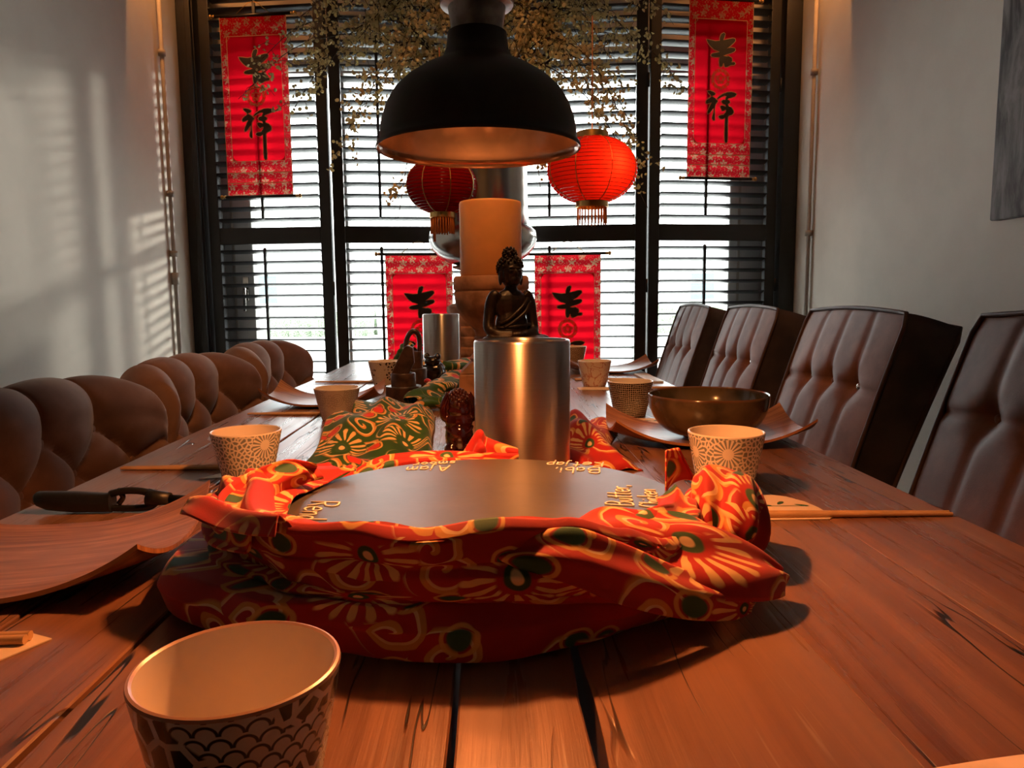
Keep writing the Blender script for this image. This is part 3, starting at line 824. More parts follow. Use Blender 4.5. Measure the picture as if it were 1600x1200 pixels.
cup(.274, 1.433, 'cup_weave', 'dark cup with woven grid print behind the big bowl', .070)
cup(.276, 1.945, 'cup_redwave', 'pale cup with red wave print on the right half of the table', .068, rot=.7)
cup(-.291, 2.02, 'cup_petal', 'pale cup with black petal print left of the dark pots', .068, rot=.5)
cup(.290, 2.56, 'cup_speckle', 'brown speckled cup at the far end, partly behind the steel cooler', .068)

# ------------------------------------------------------------------ curved wooden plates
def plate(x, y, w, d, rz, label, hl=(.045, .045), tilt=0):
    t = thing('curved_wooden_plate', label, 'plate', (x, y, T), rz, 'rectangular bent-wood plates with raised corners')
    def top(u, v):
        sx, sy = 2 * u - 1, 2 * v - 1; hh = hl[0] if sx < 0 else hl[1]
        z = hh * abs(sx) ** 2.6 * (.42 + .58 * abs(sy) ** 2.2) + .006 * abs(sy) ** 3 * (1 - abs(sx) ** 2)
        return (sx * w / 2 * (1 - .03 * abs(sy) ** 2), sy * d / 2 * (1 + .02 * abs(sx) ** 2), z + .0042)
    V, Fc, UV = grid(top, 44, 24, uvfn=lambda u, v: (u * w + x, v * d + y))
    n = len(V); Vb = [(a, b, c - .004) for a, b, c in V]; Fb = [tuple(n + i for i in q[::-1]) for q in Fc]
    nu = 45; border = [i for i in range(nu)] + [j * nu + nu - 1 for j in range(1, 25)] + [24 * nu + i for i in range(nu - 2, -1, -1)] + [j * nu for j in range(23, 0, -1)]
    Fs = [(border[i], n + border[i], n + border[(i + 1) % len(border)], border[(i + 1) % len(border)]) for i in range(len(border))]
    obj('plate_body', V + Vb, Fc + Fb + Fs, 'bamboo', t, uv=UV + UV, sharp=50)
    return t
plate(-.425, .635, .30, .200, math.radians(6), 'large bent-wood plate nearest the camera, left of the red cloth')
plate(-.375, 1.665, .255, .17, 0, 'bent-wood plate behind the tan cup on the left side')
plate(.345, 1.175, .31, .175, math.radians(-4), 'bent-wood plate on the right, holding the big dark bowl')
plate(.375, 2.33, .29, .19, 0, 'bent-wood plate at the far right corner of the table')

# big bowl on its plate
bo = thing('serving_bowl', 'big dark brown glazed bowl standing on the right wooden plate', 'bowl', (.352, 1.175, T + .0050))
prof = [(0, .003), (.033, .003), (.036, 0), (.040, .002), (.042, .006)]
for k in range(1, 12):
    a = k / 11; prof.append((.042 + .054 * math.sin(a * PI / 2) ** .85, .006 + .062 * (1 - math.cos(a * PI / 2)) ** .9))
prof += [(.0962, .0705), (.0950, .0722), (.0930, .0705)]
lathe_obj('bowl_body', prof, 'bowl', bo, 72)
prof = [(.0930, .0705)] + [(.040 + .053 * math.cos(a * PI / 2), .0705 - .060 * math.sin(a * PI / 2)) for a in (.12, .3, .5, .7, .9)] + [(.03, .0098), (0, .0095)]
lathe_obj('bowl_inside', prof, 'bowl', bo, 72)

# ------------------------------------------------------------------ chopsticks, paper sleeves
def chopsticks(x0, y0, x1, y1, label, z=.0030, thin=.6, lift=.0):
    d = Vector((x1 - x0, y1 - y0, 0)); L = d.length
    t = thing('chopsticks', label, 'chopsticks', (x0, y0, T), math.atan2(d.y, d.x), 'pale wooden chopsticks laid across the table')
    for s in (-1, 1):
        V, Fc = tube([(0, s * .0032, z), (L * .5, s * .0032, z + lift / 2), (L, s * .0030, z + lift)], [.0034, .0031, .0034 * thin], 8)
        obj('stick', V, Fc, 'chop_wood', t, sharp=60)
    return t
chopsticks(.160, .748, .482, .741, 'pair of chopsticks on the right with its tips over the table edge side', .0046, lift=-.0018)
chopsticks(-.345, 1.014, -.515, 1.021, 'pair of chopsticks left of the mosaic cup, by the nearest tufted chair')
chopsticks(-.335, 1.500, -.500, 1.513, 'pair of chopsticks left of the tan cup, in front of a wooden plate')
chopsticks(-.30, 2.085, -.500, 2.104, 'pair of chopsticks far left, beside the petal print cup', .0035)
chopsticks(.24, 2.085, .40, 2.085, 'pair of chopsticks in front of the far right wooden plate', .0035)
chopsticks(.32, 1.862, .478, 1.866, 'pair of chopsticks on the right, behind the bowl rim', .0035)
chopsticks(-.475, .486, -.318, .489, 'pair of chopsticks with blunt ends at the left edge of the photo', .0046, 1.0)
def sleeve(pts, label, leaves=(), z=.0006, name='paper_sleeve'):
    cx = sum(p[0] for p in pts) / len(pts); cy = sum(p[1] for p in pts) / len(pts)
    t = thing(name, label, 'paper sleeve', (cx, cy, T), 0, 'cream paper chopstick sleeves' if name == 'paper_sleeve' else None)
    n = len(pts); V = [(p[0] - cx, p[1] - cy, 0.0003) for p in pts] + [(p[0] - cx, p[1] - cy, .0012) for p in pts]
    obj('paper', V, [tuple(range(n))[::-1], tuple(range(n, 2 * n))] + [(i, (i + 1) % n, n + (i + 1) % n, n + i) for i in range(n)], 'paper', t, smooth=False)
    for (lx, ly, a, L) in leaves:
        P = []
        for k in range(8):
            s = k / 8 * 2 * PI; q = Vector((L * math.cos(s), L * .38 * math.sin(s) * (1 + .3 * math.cos(s)), 0)); q.rotate(Matrix.Rotation(a, 3, 'Z')); P.append((lx - cx + q.x, ly - cy + q.y, .0015))
        obj('printed_leaf', P, [tuple(range(8))], 'leaf_green', t, smooth=False)
    if leaves:
        a, b = leaves[0], leaves[-1]
        V = [(a[0] - cx, a[1] - cy - .004, .0014), (b[0] - cx + .006, b[1] - cy - .004, .0014), (b[0] - cx + .006, b[1] - cy - .0026, .0014), (a[0] - cx, a[1] - cy - .0020, .0014)]
        obj('printed_stem', V, [(0, 1, 2, 3)], 'leaf_green', t, smooth=False)
    return t
sleeve([(.20, .735), (.350, .734), (.358, .742), (.357, .775), (.352, .800), (.340, .822), (.325, .832), (.20, .834)], 'cream paper sleeve with a green leaf print, under the right chopsticks',
       [(.262 + .020 * i, .792 + (.006 if i % 2 else -.003) - .001 * i, .9 if i % 2 else -.5, .008) for i in range(5)])
sleeve([(-.385, .958), (-.30, .970), (-.30, 1.006), (-.355, 1.006)], 'small cream paper sleeve beside the left mosaic cup')
sleeve([(-.335, 1.455), (-.28, 1.462), (-.28, 1.49), (-.345, 1.487)], 'small cream paper sleeve behind the tan cup')
sleeve([(.225, 1.86), (.33, 1.85), (.33, 1.91), (.225, 1.915)], 'cream paper sleeve beneath the front of the red wave cup')
sleeve([(.240, 1.33), (.345, 1.33), (.345, 1.395), (.240, 1.395)], 'cream paper sleeve with leaf print between the bowl and the woven print cup', [(.262 + .016 * i, 1.365, .9 if i % 2 else -.5, .008) for i in range(4)])
sleeve([(-.46, .43), (-.335, .438), (-.305, .494), (-.330, .506), (-.46, .51)], 'cream paper sleeve at the left edge, under the blunt chopsticks')
# folded napkin at the bottom right corner
def nap(u, v):
    x = .15 + .40 * u; y = .338 - .02 + .020 * math.sin(PI * u * .9) - .16 * v; return (x, y, T + .0015 + .004 * math.sin(u * 5 + v * 4) ** 2 + (.0 if v else 0))
V, Fc, UV = grid(nap, 30, 10); o = obj('paper_napkin', V, Fc, 'napkin', uv=UV); m = o.modifiers.new('thickness', 'SOLIDIFY'); m.thickness = .0015; m.offset = 1
tag(o, 'pale paper napkin at the bottom right corner of the photo', 'napkin')
# paper at the far right edge of the table
o = obj('folded_paper', *box(.435, .475, 2.00, 2.22, T + .0003, T + .005), 'white_frame', smooth=False, rot=None)
tag(o, 'white folded paper at the far right table edge', 'paper')

# ------------------------------------------------------------------ gas lighter
lg = thing('gas_lighter', 'long black gas lighter lying behind the nearest wooden plate', 'lighter', (-.507, .812, T), math.radians(-2))
def lsec(x, yc, ry, rz, zc):
    return [(x, yc + ry * math.copysign(abs(math.cos(a)) ** .7, math.cos(a)), zc + rz * math.copysign(abs(math.sin(a)) ** .7, math.sin(a))) for a in [2 * PI * k / 14 for k in range(14)]]
secs = [lsec(.0, 0, .004, .005, .0165), lsec(.004, 0, .008, .008, .0165), lsec(.015, 0, .009, .0105, .0140), lsec(.045, 0, .010, .0115, .0125), (lsec(.078, 0, .009, .0105, .0115)), lsec(.086, 0, .009, .0110, .0120)]
V = [p for s in secs for p in s]; Fc = [(j * 14 + k, j * 14 + (k + 1) % 14, (j + 1) * 14 + (k + 1) % 14, (j + 1) * 14 + k) for j in range(len(secs) - 1) for k in range(14)] + [tuple(range(14))[::-1], tuple(range(70, 84))]
obj('handle', V, Fc, 'lighter_black', lg, sharp=50)
gd = [(.084, 0, .021), (.10, 0, .0245), (.118, 0, .024), (.130, 0, .020), (.134, 0, .012), (.125, 0, .006), (.105, 0, .0045), (.084, 0, .005)]
obj('trigger_guard', *tube(spline(gd, 5), .0040, 10), 'lighter_black', lg)
obj('trigger', *tube(spline([(.092, 0, .026), (.098, 0, .018), (.093, 0, .010)], 5), .003, 8), 'dark_glaze', lg)
obj('neck', *tube([(.126, 0, .0175), (.135, 0, .016), (.150, 0, .0150)], [.0095, .0085, .007], 12), 'lighter_black', lg)
obj('barrel', *tube([(.149, 0, .0150), (.228, 0, .0105)], .0050, 12), 'lighter_black', lg)

# ------------------------------------------------------------------ slate turntable
DX, DY, DR, DZ = -.006, .627, .178, .055
ld = thing('slate_turntable', 'round dark slate turntable board with chalk writing, wrapped in red cloth', 'turntable', (DX, DY, T))
lathe_obj('board', [(0, DZ - .012), (DR - .002, DZ - .012), (DR, DZ - .010), (DR, DZ - .002), (DR - .002, DZ), (0, DZ)], 'slate', ld, 96, sharp=35)
lathe_obj('swivel_base', [(0, 0), (.10, 0), (.10, .008), (.09, .012), (.09, DZ - .0125), (0, DZ - .0125)], 'dark_wood', ld, 48, sharp=35)
FONT = {
 'R': [[(0, 0), (0, 1)], [(0, 1), (.35, 1), (.5, .85), (.4, .6), (0, .5)], [(.15, .5), (.5, 0)]],
 'e': [[(0, .28), (.35, .32), (.33, .5), (.15, .55), (0, .35), (.02, .1), (.2, 0), (.38, .1)]],
 'n': [[(0, .5), (0, 0)], [(0, .35), (.15, .5), (.3, .45), (.32, 0)]],
 'd': [[(.3, .45), (.1, .5), (0, .25), (.1, 0), (.28, .1)], [(.3, 1), (.3, 0)]],
 'a': [[(.3, .45), (.1, .5), (0, .25), (.1, 0), (.28, .15)], [(.3, .5), (.32, 0)]],
 'g': [[(.3, .45), (.1, .5), (0, .25), (.1, 0), (.28, .15)], [(.3, .5), (.3, -.3), (.1, -.4)]],
 'B': [[(0, 0), (0, 1), (.3, 1), (.42, .8), (.3, .55), (0, .52)], [(.3, .55), (.48, .3), (.35, .03), (0, 0)]],
 'u': [[(0, .5), (.02, .1), (.15, 0), (.3, .15)], [(.3, .5), (.32, 0)]],
 't': [[(.12, .95), (.12, .1), (.25, 0)], [(-.05, .6), (.3, .6)]],
 'r': [[(0, .5), (0, 0)], [(0, .3), (.12, .48), (.28, .48)]],
 'C': [[(.45, .85), (.2, 1), (0, .7), (0, .3), (.2, 0), (.45, .12)]],
 'h': [[(0, 1), (0, 0)], [(0, .35), (.15, .5), (.3, .42), (.3, 0)]],
 'i': [[(.05, .5), (.05, 0)], [(.05, .72), (.06, .78)]],
 'c': [[(.32, .42), (.15, .5), (0, .25), (.12, 0), (.33, .08)]],
 'k': [[(0, 1), (0, 0)], [(.3, .5), (0, .22), (.3, 0)]],
 'b': [[(0, 1), (0, 0), (.2, 0), (.32, .2), (.2, .45), (0, .4)]],
 'K': [[(0, 1), (0, 0)], [(.4, 1), (0, .45), (.42, 0)]],
 'j': [[(.15, .5), (.15, -.25), (0, -.35)], [(.15, .7), (.16, .76)]],
 'p': [[(0, .5), (0, -.4)], [(0, .42), (.2, .5), (.32, .28), (.2, .02), (0, .05)]],
 'A': [[(0, 0), (.22, 1), (.45, 0)], [(.08, .4), (.36, .4)]],
 'm': [[(0, .5), (0, 0)], [(0, .38), (.12, .5), (.2, .4), (.2, 0)], [(.2, .38), (.34, .5), (.42, .4), (.42, 0)]],
 's': [[(.3, .45), (.1, .5), (.05, .32), (.25, .2), (.2, 0), (0, .05)]],
 'o': [[(.15, .5), (0, .25), (.15, 0), (.32, .25), (.15, .5)]],
 ',': [[(.05, .08), (0, -.15)]],
}
def writing(s, x, y, a, size, lean=.15):
    parts = []; cx = 0
    ca, sa = math.cos(a), math.sin(a)
    for chh in s:
        if chh == ' ': cx += .35; continue
        wmax = 0
        for st in FONT[chh]:
            pp = [Vector((cx + px + py * lean, py, 0)) for px, py in st]; wmax = max(wmax, max(px for px, py in st))
            pp = spline(pp, 4) if len(pp) > 2 else pp
            q = [(x - DX + size * (p.x * ca - p.y * sa), y - DY + size * (p.x * sa + p.y * ca), DZ + .0006) for p in pp]
            parts.append(tube(q, .0010, 6))
        cx += wmax + .16
    V, Fc = join(*parts); V = [(v[0], v[1], DZ + .0001 + max(0, (v[2] - DZ)) * .5) for v in V]
    tag(obj('chalk_writing', V, Fc, 'white_ink', ld), 'white chalk writing', None)
writing('Rendang', -.160, .638, -PI / 2, .026)
writing('Butter,', .120, .607, PI / 2 - .12, .022); writing('Chicken', .143, .600, PI / 2 - .12, .0185)
writing('Babi,', .112, .752, PI, .024); writing('Ketjap', .120, .776, PI - .08, .022)
writing('Ajam', -.045, .772, PI + .1, .024)
writing('smoor', -.040, .795, PI + .15, .02)

# ------------------------------------------------------------------ red batik cloth round the turntable
def lerp_tab(tab, x):
    for (a, va), (b, vb) in zip(tab, tab[1:]):
        if x <= b:
            t = max(0, (x - a) / (b - a)); t = t * t * (3 - 2 * t)
            return va + (vb - va) * t if not hasattr(va, '__len__') else [p + (q - p) * t for p, q in zip(va, vb)]
    return tab[-1][1]
cloth = []
# phi: 0 is towards the camera, negative to the left, in degrees.  ridge radius, ridge height, foot radius, roll height
RING = [(-128, (.205, .066, .215, .012)), (-112, (.222, .072, .240, .016)), (-92, (.228, .070, .262, .028)), (-70, (.214, .073, .250, .034)), (-48, (.190, .081, .222, .032)),
        (-25, (.172, .086, .190, .034)), (0, (.166, .090, .185, .036)), (18, (.163, .087, .176, .034)), (34, (.166, .074, .172, .026)), (50, (.175, .060, .182, .020)), (72, (.19, .045, .215, .016)), (88, (.195, .030, .21, .012))]
def ring(u, v):
    ph = -128 + 216 * u; rr, h, rf, rh = lerp_tab(RING, ph)
    wob = .0015 * math.sin(ph * .11) + .0012 * math.sin(ph * .23 + 1)
    cr = .005 * math.sin(ph * .07 + v * 7) + .004 * math.sin(ph * .13 - v * 11)
    sec = [(0, (max(DR - .03, rr - .055) if ph > -60 else DR - .012, DZ + .004)), (.10, (rr - .030, DZ + .012)), (.20, (rr - .006, h - .004)), (.235, (rr + .003, h)), (.27, (rr + .009, h - .006)), (.42, (rr + .006, h * .72)),
           (.55, (max(DR + .003, rr - .004), h * .5)), (.64, (max(DR + .002, rr * .5 + rf * .5 - .008), rh + .006)), (.67, (max(DR + .002, rr * .5 + rf * .5 - .010), rh + .002)), (.71, (rf - .004, rh + .002)), (.80, (rf + .006, rh * .7)), (.92, (rf + .004, .006)), (1.0, (rf - .008, .0012))]
    r, z = lerp_tab(sec, v)
    if .25 < v < .95: r += cr * math.sin(PI * (v - .25) / .7)
    if .12 < v < .3: z += wob
    if v < .2: z += .003 * math.sin(ph * .19 + v * 30)
    z = max(.0012, z)
    if r < DR + .003 and z < DZ + .003: 
        if v < .3: z = DZ + .003
        else: r = max(r, DR + .003) if z > DZ - .014 else r
    a = math.radians(ph); return (DX + r * math.sin(a), DY - r * math.cos(a), T + z)
g_ = grid(ring, 170, 74, uvfn=lambda u, v: (u * .80, v * .26)); cloth.append(g_)
# strips of cloth: centre line, half width vector, arch
def strip(pts, half, arch, nv=26, nu=60, folds=3, famp=.004, seed=0, uo=0.0):
    P = spline(pts, nu // (len(pts) - 1)); n = len(P) - 1; Hh = spline(half, nu // (len(half) - 1))
    L = sum((Vector(a) - Vector(b)).length for a, b in zip(pts, pts[1:]))
    def fn(u, v):
        i = min(n, int(round(u * n))); p = P[i]; hv = Hh[min(len(Hh) - 1, i)]; s = 2 * v - 1
        nrm = (P[min(n, i + 1)] - P[max(0, i - 1)]).normalized().cross(hv.normalized()); nrm = nrm if nrm.z > 0 else -nrm
        ar = arch * (1 - abs(s) ** 2.2)
        q = p + hv * s + nrm * (ar + famp * math.sin(folds * PI * v + seed + u * 2.5) * (1 - .3 * abs(s)))
        q.z = max(q.z, .0016); return (q.x, q.y, q.z + T)
    w = max(h_.length for h_ in Hh) * 2 + .012
    return grid(fn, n, nv, uvfn=lambda u, v: (u * L + uo, v * w + uo))
# left: raised wing fold and diagonal crease
cloth.append(strip([(-.200, .548, .060), (-.205, .590, .068), (-.195, .630, .074), (-.175, .655, .079), (-.158, .668, .076)], [(.010, .010, -.012), (.012, .010, -.012), (.012, .008, -.012), (.008, .006, -.012), (.003, .003, -.008)], .005, seed=1, uo=.3))
cloth.append(strip([(-.232, .560, .070), (-.216, .545, .074), (-.190, .525, .072), (-.160, .495, .076), (-.138, .474, .080)], [(.004, .010, 0), (.006, .013, 0), (.006, .013, 0), (.006, .010, 0), (.004, .006, 0)], .010, seed=2, famp=.002, uo=.5))
cloth.append(strip([(-.222, .625, .072), (-.208, .600, .068), (-.200, .570, .066), (-.184, .535, .064), (-.155, .50, .066)], [(.022, .008, .012), (.024, .006, .012), (.026, .004, .012), (.022, .006, .012), (.016, .004, .008)], .010, folds=5, famp=.004, seed=.5, uo=.15))
# back rim roll of red cloth
cloth.append(strip([(-.165, .745, .034), (-.13, .785, .046), (-.10, .80, .050), (-.06, .815, .050), (-.02, .825, .046), (.03, .830, .044)], [(.0, .004, .010), (.0, .010, .012), (0, .012, .010), (0, .009, .009), (0, .008, .009), (0, .006, .008)], .008, seed=3, uo=.7))
cloth.append(strip([(-.035, .832, .040), (-.022, .834, .050), (-.014, .836, .066), (-.006, .838, .052), (.03, .838, .046)], [(0, .010, .010), (0, .012, .02), (0, .008, .014), (0, .012, .018), (0, .006, .012)], .006, seed=4, uo=.9))
# right: swath and tail with a pointed end
cloth.append(strip([(.030, .492, .058), (.066, .503, .056), (.092, .508, .056), (.128, .512, .048), (.168, .520, .042), (.198, .528, .030), (.216, .533, .018)],
                   [(0, -.003, -.003), (.006, -.024, -.010), (.010, -.030, -.018), (.016, -.032, -.022), (.016, -.032, -.022), (.012, -.022, -.014), (.003, -.006, -.005)], .008, folds=4, famp=.003, seed=2.2, uo=.2))
cloth.append(strip([(-.005, .462, .066), (.045, .454, .068), (.082, .460, .053), (.125, .475, .033), (.162, .492, .018), (.182, .503, .010)],
                   [(0, -.002, -.004), (0, -.008, -.015), (.002, -.010, -.018), (.003, -.010, -.015), (.003, -.008, -.010), (.001, -.003, -.004)], .006, folds=3, famp=.002, seed=1.2, uo=.6))
V, Fc, UV = [], [], []
for v, f, uvv in cloth:
    n = len(V); V += list(v); UV += list(uvv); Fc += [tuple(i + n for i in q) for q in f]
rc = thing('red_batik_cloth', 'red floral batik cloth wrapped around the slate turntable', 'cloth', (DX, DY, T))
def rel(V): return [(v[0] - DX, v[1] - DY, v[2] - T) for v in V]
o = obj('wrapped_cloth', rel(V), Fc, 'batik_red', rc, uv=UV); m = o.modifiers.new('thickness', 'SOLIDIFY'); m.thickness = .0016; m.offset = 0
# knot: a twisted bunch of cloth at the right
def knot(u, v):
    a = 2 * PI * u; b = PI * v; tw = a + v * 1.6
    r = .040 * math.sin(b) ** .75 * (1 + .10 * math.sin(tw * 5) + .06 * math.sin(tw * 9 + 2) + .05 * math.sin(3 * a + 4 * v))
    ax = Vector((.045, .012, .028)).normalized(); e1 = ax.cross(Vector((0, 0, 1))).normalized(); e2 = ax.cross(e1)
    c = Vector((.175, .600, .020)) + Vector((.062, .050, .046)) * v
    q = c + e1 * r * math.cos(a) * 1.15 + e2 * r * math.sin(a) * .95
    return (q.x, q.y, max(.002, q.z) + T)
def ear(u, v):
    q = Vector((.176 + .016 * u, .648 + .035 * v - .01 * u, .060 + .034 * u * (1 - .5 * v) + .012 * math.sin(PI * v))); return (q.x, q.y, q.z + T)
kv = grid(knot, 72, 40, uvfn=lambda u, v: (u * .22, v * .12)); 
o = obj('knot', rel(kv[0]), kv[1], 'batik_red', rc, uv=kv[2]); weld(o, 1e-5)
ev = []
def ear(u, v):
    s = math.sin(PI * v); w = (1 - u * .65) * .026
    q = Vector((.178 - .010 * u + w * math.cos(PI * v) * .7, .668 + w * math.cos(PI * v) * .5 + .006 * s, .050 + .040 * u + .010 * s * (1 - u))); return (q.x, q.y, q.z + T)
e = grid(ear, 12, 14, uvfn=lambda u, v: (u * .05 + .4, v * .05)); o = obj('cloth_ear', rel(e[0]), e[1], 'batik_red', rc, uv=e[2]); m = o.modifiers.new('t', 'SOLIDIFY'); m.thickness = .0016

# red cloth right of the big cooler
def crumple(u, v):
    x = .098 + .105 * u; y = .965 + .36 * v
    z = .052 * math.sin(PI * min(1, u * 1.0 + .02)) ** .7 * math.sin(PI * v) ** .5 * (1 - .35 * v) + .010 * math.sin(u * 9 + v * 8) * math.sin(PI * u) + .006 * math.sin(v * 23 + u * 3) * math.sin(PI * u) * math.sin(PI * v)
    return (x - .022 * math.sin(v * 5), y, T + max(.0015, z))
V, Fc, UV = grid(crumple, 30, 50, uvfn=lambda u, v: (u * .16, v * .4)); o = obj('red_cloth_bunch', V, Fc, 'batik_red', uv=UV); m = o.modifiers.new('t', 'SOLIDIFY'); m.thickness = .0015
tag(o, 'dark red batik cloth bunched on the right side of the large steel cooler', 'cloth')

# ------------------------------------------------------------------ green batik runner
GP = [(0, .0015), (.03, .018), (.06, .024), (.10, .016), (.13, .012), (.16, .022), (.22, .012), (.26, .006), (.48, .047), (.52, .050), (.58, .030), (.66, .030), (.80, .044), (.84, .042), (.92, .020), (1.0, .0015)]
def green(u, v):
    y = .872 + .60 * v + .05 * (u - .5) * math.sin(v * 6)
    z = lerp_tab(GP, v) * (.75 + .35 * math.sin(u * 3.0 + .4) + .10 * math.sin(u * 17 + v * 9))
    side = min(1, u / .05) ** .5 if u < .05 else (min(1, (1 - u) / .04) ** .5 if u > .96 else 1)
    z += .007 * math.sin((u * 2.2 - v * 3.2) * 7) * side * (.3 + u) * math.sin(PI * v)
    xl = lerp_tab([(0, -.21), (.1, -.245), (.22, -.275), (.3, -.268), (.5, -.268), (.7, -.262), (1, -.24)], v)
    xr = lerp_tab([(0, -.05), (.15, -.082), (.5, -.095), (.7, -.10), (1, -.11)], v)
    x = xl + (xr - xl) * u + .005 * math.sin(v * 21) * (1 - u)
    return (x, y, T + max(.0015, z * side))
V, Fc, UV = grid(green, 80, 130, uvfn=lambda u, v: (u * .21, v * .74)); o = obj('green_batik_cloth', V, Fc, 'batik_green', uv=UV); m = o.modifiers.new('t', 'SOLIDIFY'); m.thickness = .0014
tag(o, 'green floral batik cloth folded left of the large steel cooler', 'cloth')
# rolled green strip running to the candle holder
def roll(pts, r, mat, name, label, seedf=0):
    P = spline(pts, 10); n = len(P) - 1; L = sum((P[i + 1] - P[i]).length for i in range(n))
    def fn(u, v):
        i = int(round(u * n)); p = P[i]; t = (P[min(n, i + 1)] - P[max(0, i - 1)]).normalized(); s = t.cross(Vector((0, 0, 1))).normalized(); w = s.cross(t)
        a = 2 * PI * v; rr = (r[min(i, n)] if hasattr(r, '__len__') else r) * (1 + .22 * math.sin(3 * a + u * 14 + seedf) + .12 * math.sin(u * 37 + 2 * a)) * (max(.05, math.sin(PI * min(1, max(0, .03 + u * .94)))) ** .35)
        q = p + s * math.cos(a) * rr * 1.4 + w * math.sin(a) * rr * .8; return (q.x, q.y, T + max(.0018, q.z))
    V, Fc, UV = grid(fn, n, 22, uvfn=lambda u, v: (u * L, v * .1)); o = obj(name, V, Fc, mat, uv=UV); tag(o, label, 'cloth'); return o
roll([(-.175, 1.58, .016), (-.14, 1.66, .02), (-.10, 1.78, .026), (-.085, 1.92, .03), (-.09, 2.05, .02)], .026, 'batik_green', 'green_cloth_roll', 'narrow roll of green batik cloth left of the carved candle holder')
roll([(-.16, 1.50, .012), (-.12, 1.545, .016), (-.082, 1.56, .012)], .015, 'batik_green', 'green_cloth_roll', 'short twist of green batik cloth behind the red figurine', 2)
roll([(-.29, 2.28, .016), (-.22, 2.24, .028), (-.14, 2.20, .026), (-.07, 2.28, .03), (-.03, 2.40, .02)], .028, 'batik_green', 'green_cloth_roll', 'bunched green batik cloth in front of the small far cooler', 4)
roll([(-.262, 2.14, .03), (-.262, 2.145, .07), (-.246, 2.15, .095), (-.228, 2.16, .10)], .018, 'batik_green', 'green_cloth_roll', 'upright bunch of green batik cloth beside the looped pestle', 5)

# ------------------------------------------------------------------ steel wine coolers
def cooler(x, y, r, h, label):
    t = thing('steel_wine_cooler', label, 'wine cooler', (x, y, T), 0, 'brushed steel wine coolers on the table')
    lathe_obj('outer_shell', [(0, .002), (r - .006, 0), (r - .001, .002), (r, .006), (r, h - .003), (r - .0008, h - .0006), (r - .002, h), (r - .005, h - .0005), (r - .006, h - .003)], 'steel', t, 96, sharp=60)
    lathe_obj('inner_liner', [(r - .006, h - .003), (r - .006, .02), (0, .018)], 'steel', t, 64)
cooler(.040, .940, .0615, .180, 'large brushed steel wine cooler right behind the slate turntable')
cooler(-.158, 2.40, .061, .188, 'small looking brushed steel wine cooler at the far end of the table')

# ------------------------------------------------------------------ candle and holder
hx, hy = .003, 1.55
ch = thing('carved_candle_holder', 'tall carved terracotta coloured candle holder with square base', 'candle holder', (hx, hy, T))
def sq(z0, z1, a, b): 
    V = [(-a, -a, z0), (a, -a, z0), (a, a, z0), (-a, a, z0), (-b, -b, z1), (b, -b, z1), (b, b, z1), (-b, b, z1)]
    return V, [(3, 2, 1, 0), (4, 5, 6, 7), (0, 1, 5, 4), (1, 2, 6, 5), (2, 3, 7, 6), (3, 0, 4, 7)]
bevel(obj('square_base', *sq(0, .082, .070, .067), 'stone_carved', ch, smooth=False), .004)
bevel(obj('base_slope', *sq(.082, .104, .067, .044), 'stone_carved', ch, smooth=False), .003)
lathe_obj('turned_stem', [(0, .1035), (.044, .1035), (.047, .110), (.042, .118), (.034, .124), (.033, .140), (.038, .150), (.034, .156), (.036, .168), (.050, .182), (.066, .200), (.075, .222), (.078, .246), (.076, .250), (.079, .254), (.0785, .276), (.075, .280), (0, .280)], 'stone_carved', ch, 64, sharp=40)
ca = thing('pillar_candle', 'thick orange lit-looking pillar candle on the carved holder', 'candle', (hx, hy, T + .2805))
ca['label'] = 'thick pale orange pillar candle on the carved holder'
lathe_obj('candle_body', [(0, 0), (.0625, 0), (.064, .002), (.064, .146), (.0625, .150), (.059, .151), (.055, .148), (0, .145)], 'wax', ca, 72, sharp=60)
obj('wick', *tube([(0, 0, .144), (.001, 0, .156)], .001, 6), 'wick', ca)

# ------------------------------------------------------------------ bronze buddha on a block
bx, by = .037, 1.15
pb = bevel(obj('wooden_block', *box(-.045, .045, -.035, .035, .0005, .152), 'dark_wood', smooth=False, loc=(bx, by, T)), .003)
tag(pb, 'dark wooden block under the bronze buddha, behind the large steel cooler', 'stand')
bd = thing('buddha_statue', 'dark bronze seated buddha with curled hair, behind the large steel cooler', 'statue', (bx - .004, by, T + .1525), math.radians(24))
E = []
E.append(ell((0, 0, .036), (.027, .019, .036)))                    # torso lower
E.append(ell((0, .002, .070), (.031, .018, .026)))                 # chest
E.append(tube([(0, .001, .080), (0, 0, .104)], [.013, .0085], 12))       # neck
for s in (-1, 1):
    E.append(tube(spline([(s * .022, .002, .088), (s * .031, .002, .078), (s * .036, .003, .056), (s * .038, .000, .034), (s * .030, -.014, .026), (s * .010, -.026, .026)], 5), [.009, .010, .0105, .0105, .010, .010, .010, .010, .0098, .0095, .0092, .009, .0088, .0088, .0088, .0086, .0085, .0083, .008, .008, .0078, .0075, .0072, .007, .0068, .0065], 10))
    E.append(tube(spline([(s * .012, .004, .010), (s * .036, -.006, .013), (s * .046, -.020, .012), (s * .020, -.032, .012), (-s * .004, -.034, .011)], 5), [.012] * 11 + [.011] * 5 + [.009] * 5, 10))
E.append(ell((0, .004, .010), (.030, .020, .010)))
E.append(ell((0, -.028, .026), (.013, .008, .005)))
remesh(obj('body', *join(*E), 'bronze', bd), .0016, 3)
E = [ell((0, -.001, .118), (.0175, .0180, .0225)), ell((0, -.012, .108), (.010, .008, .009)), ell((0, -.0185, .118), (.0024, .0040, .006))]
for s in (-1, 1):
    E.append(ell((s * .0175, .001, .112), (.0028, .005, .012))); E.append(ell((s * .007, -.0165, .1225), (.0045, .0022, .0014))); E.append(ell((s * .0055, -.0165, .127), (.006, .0022, .0010)))
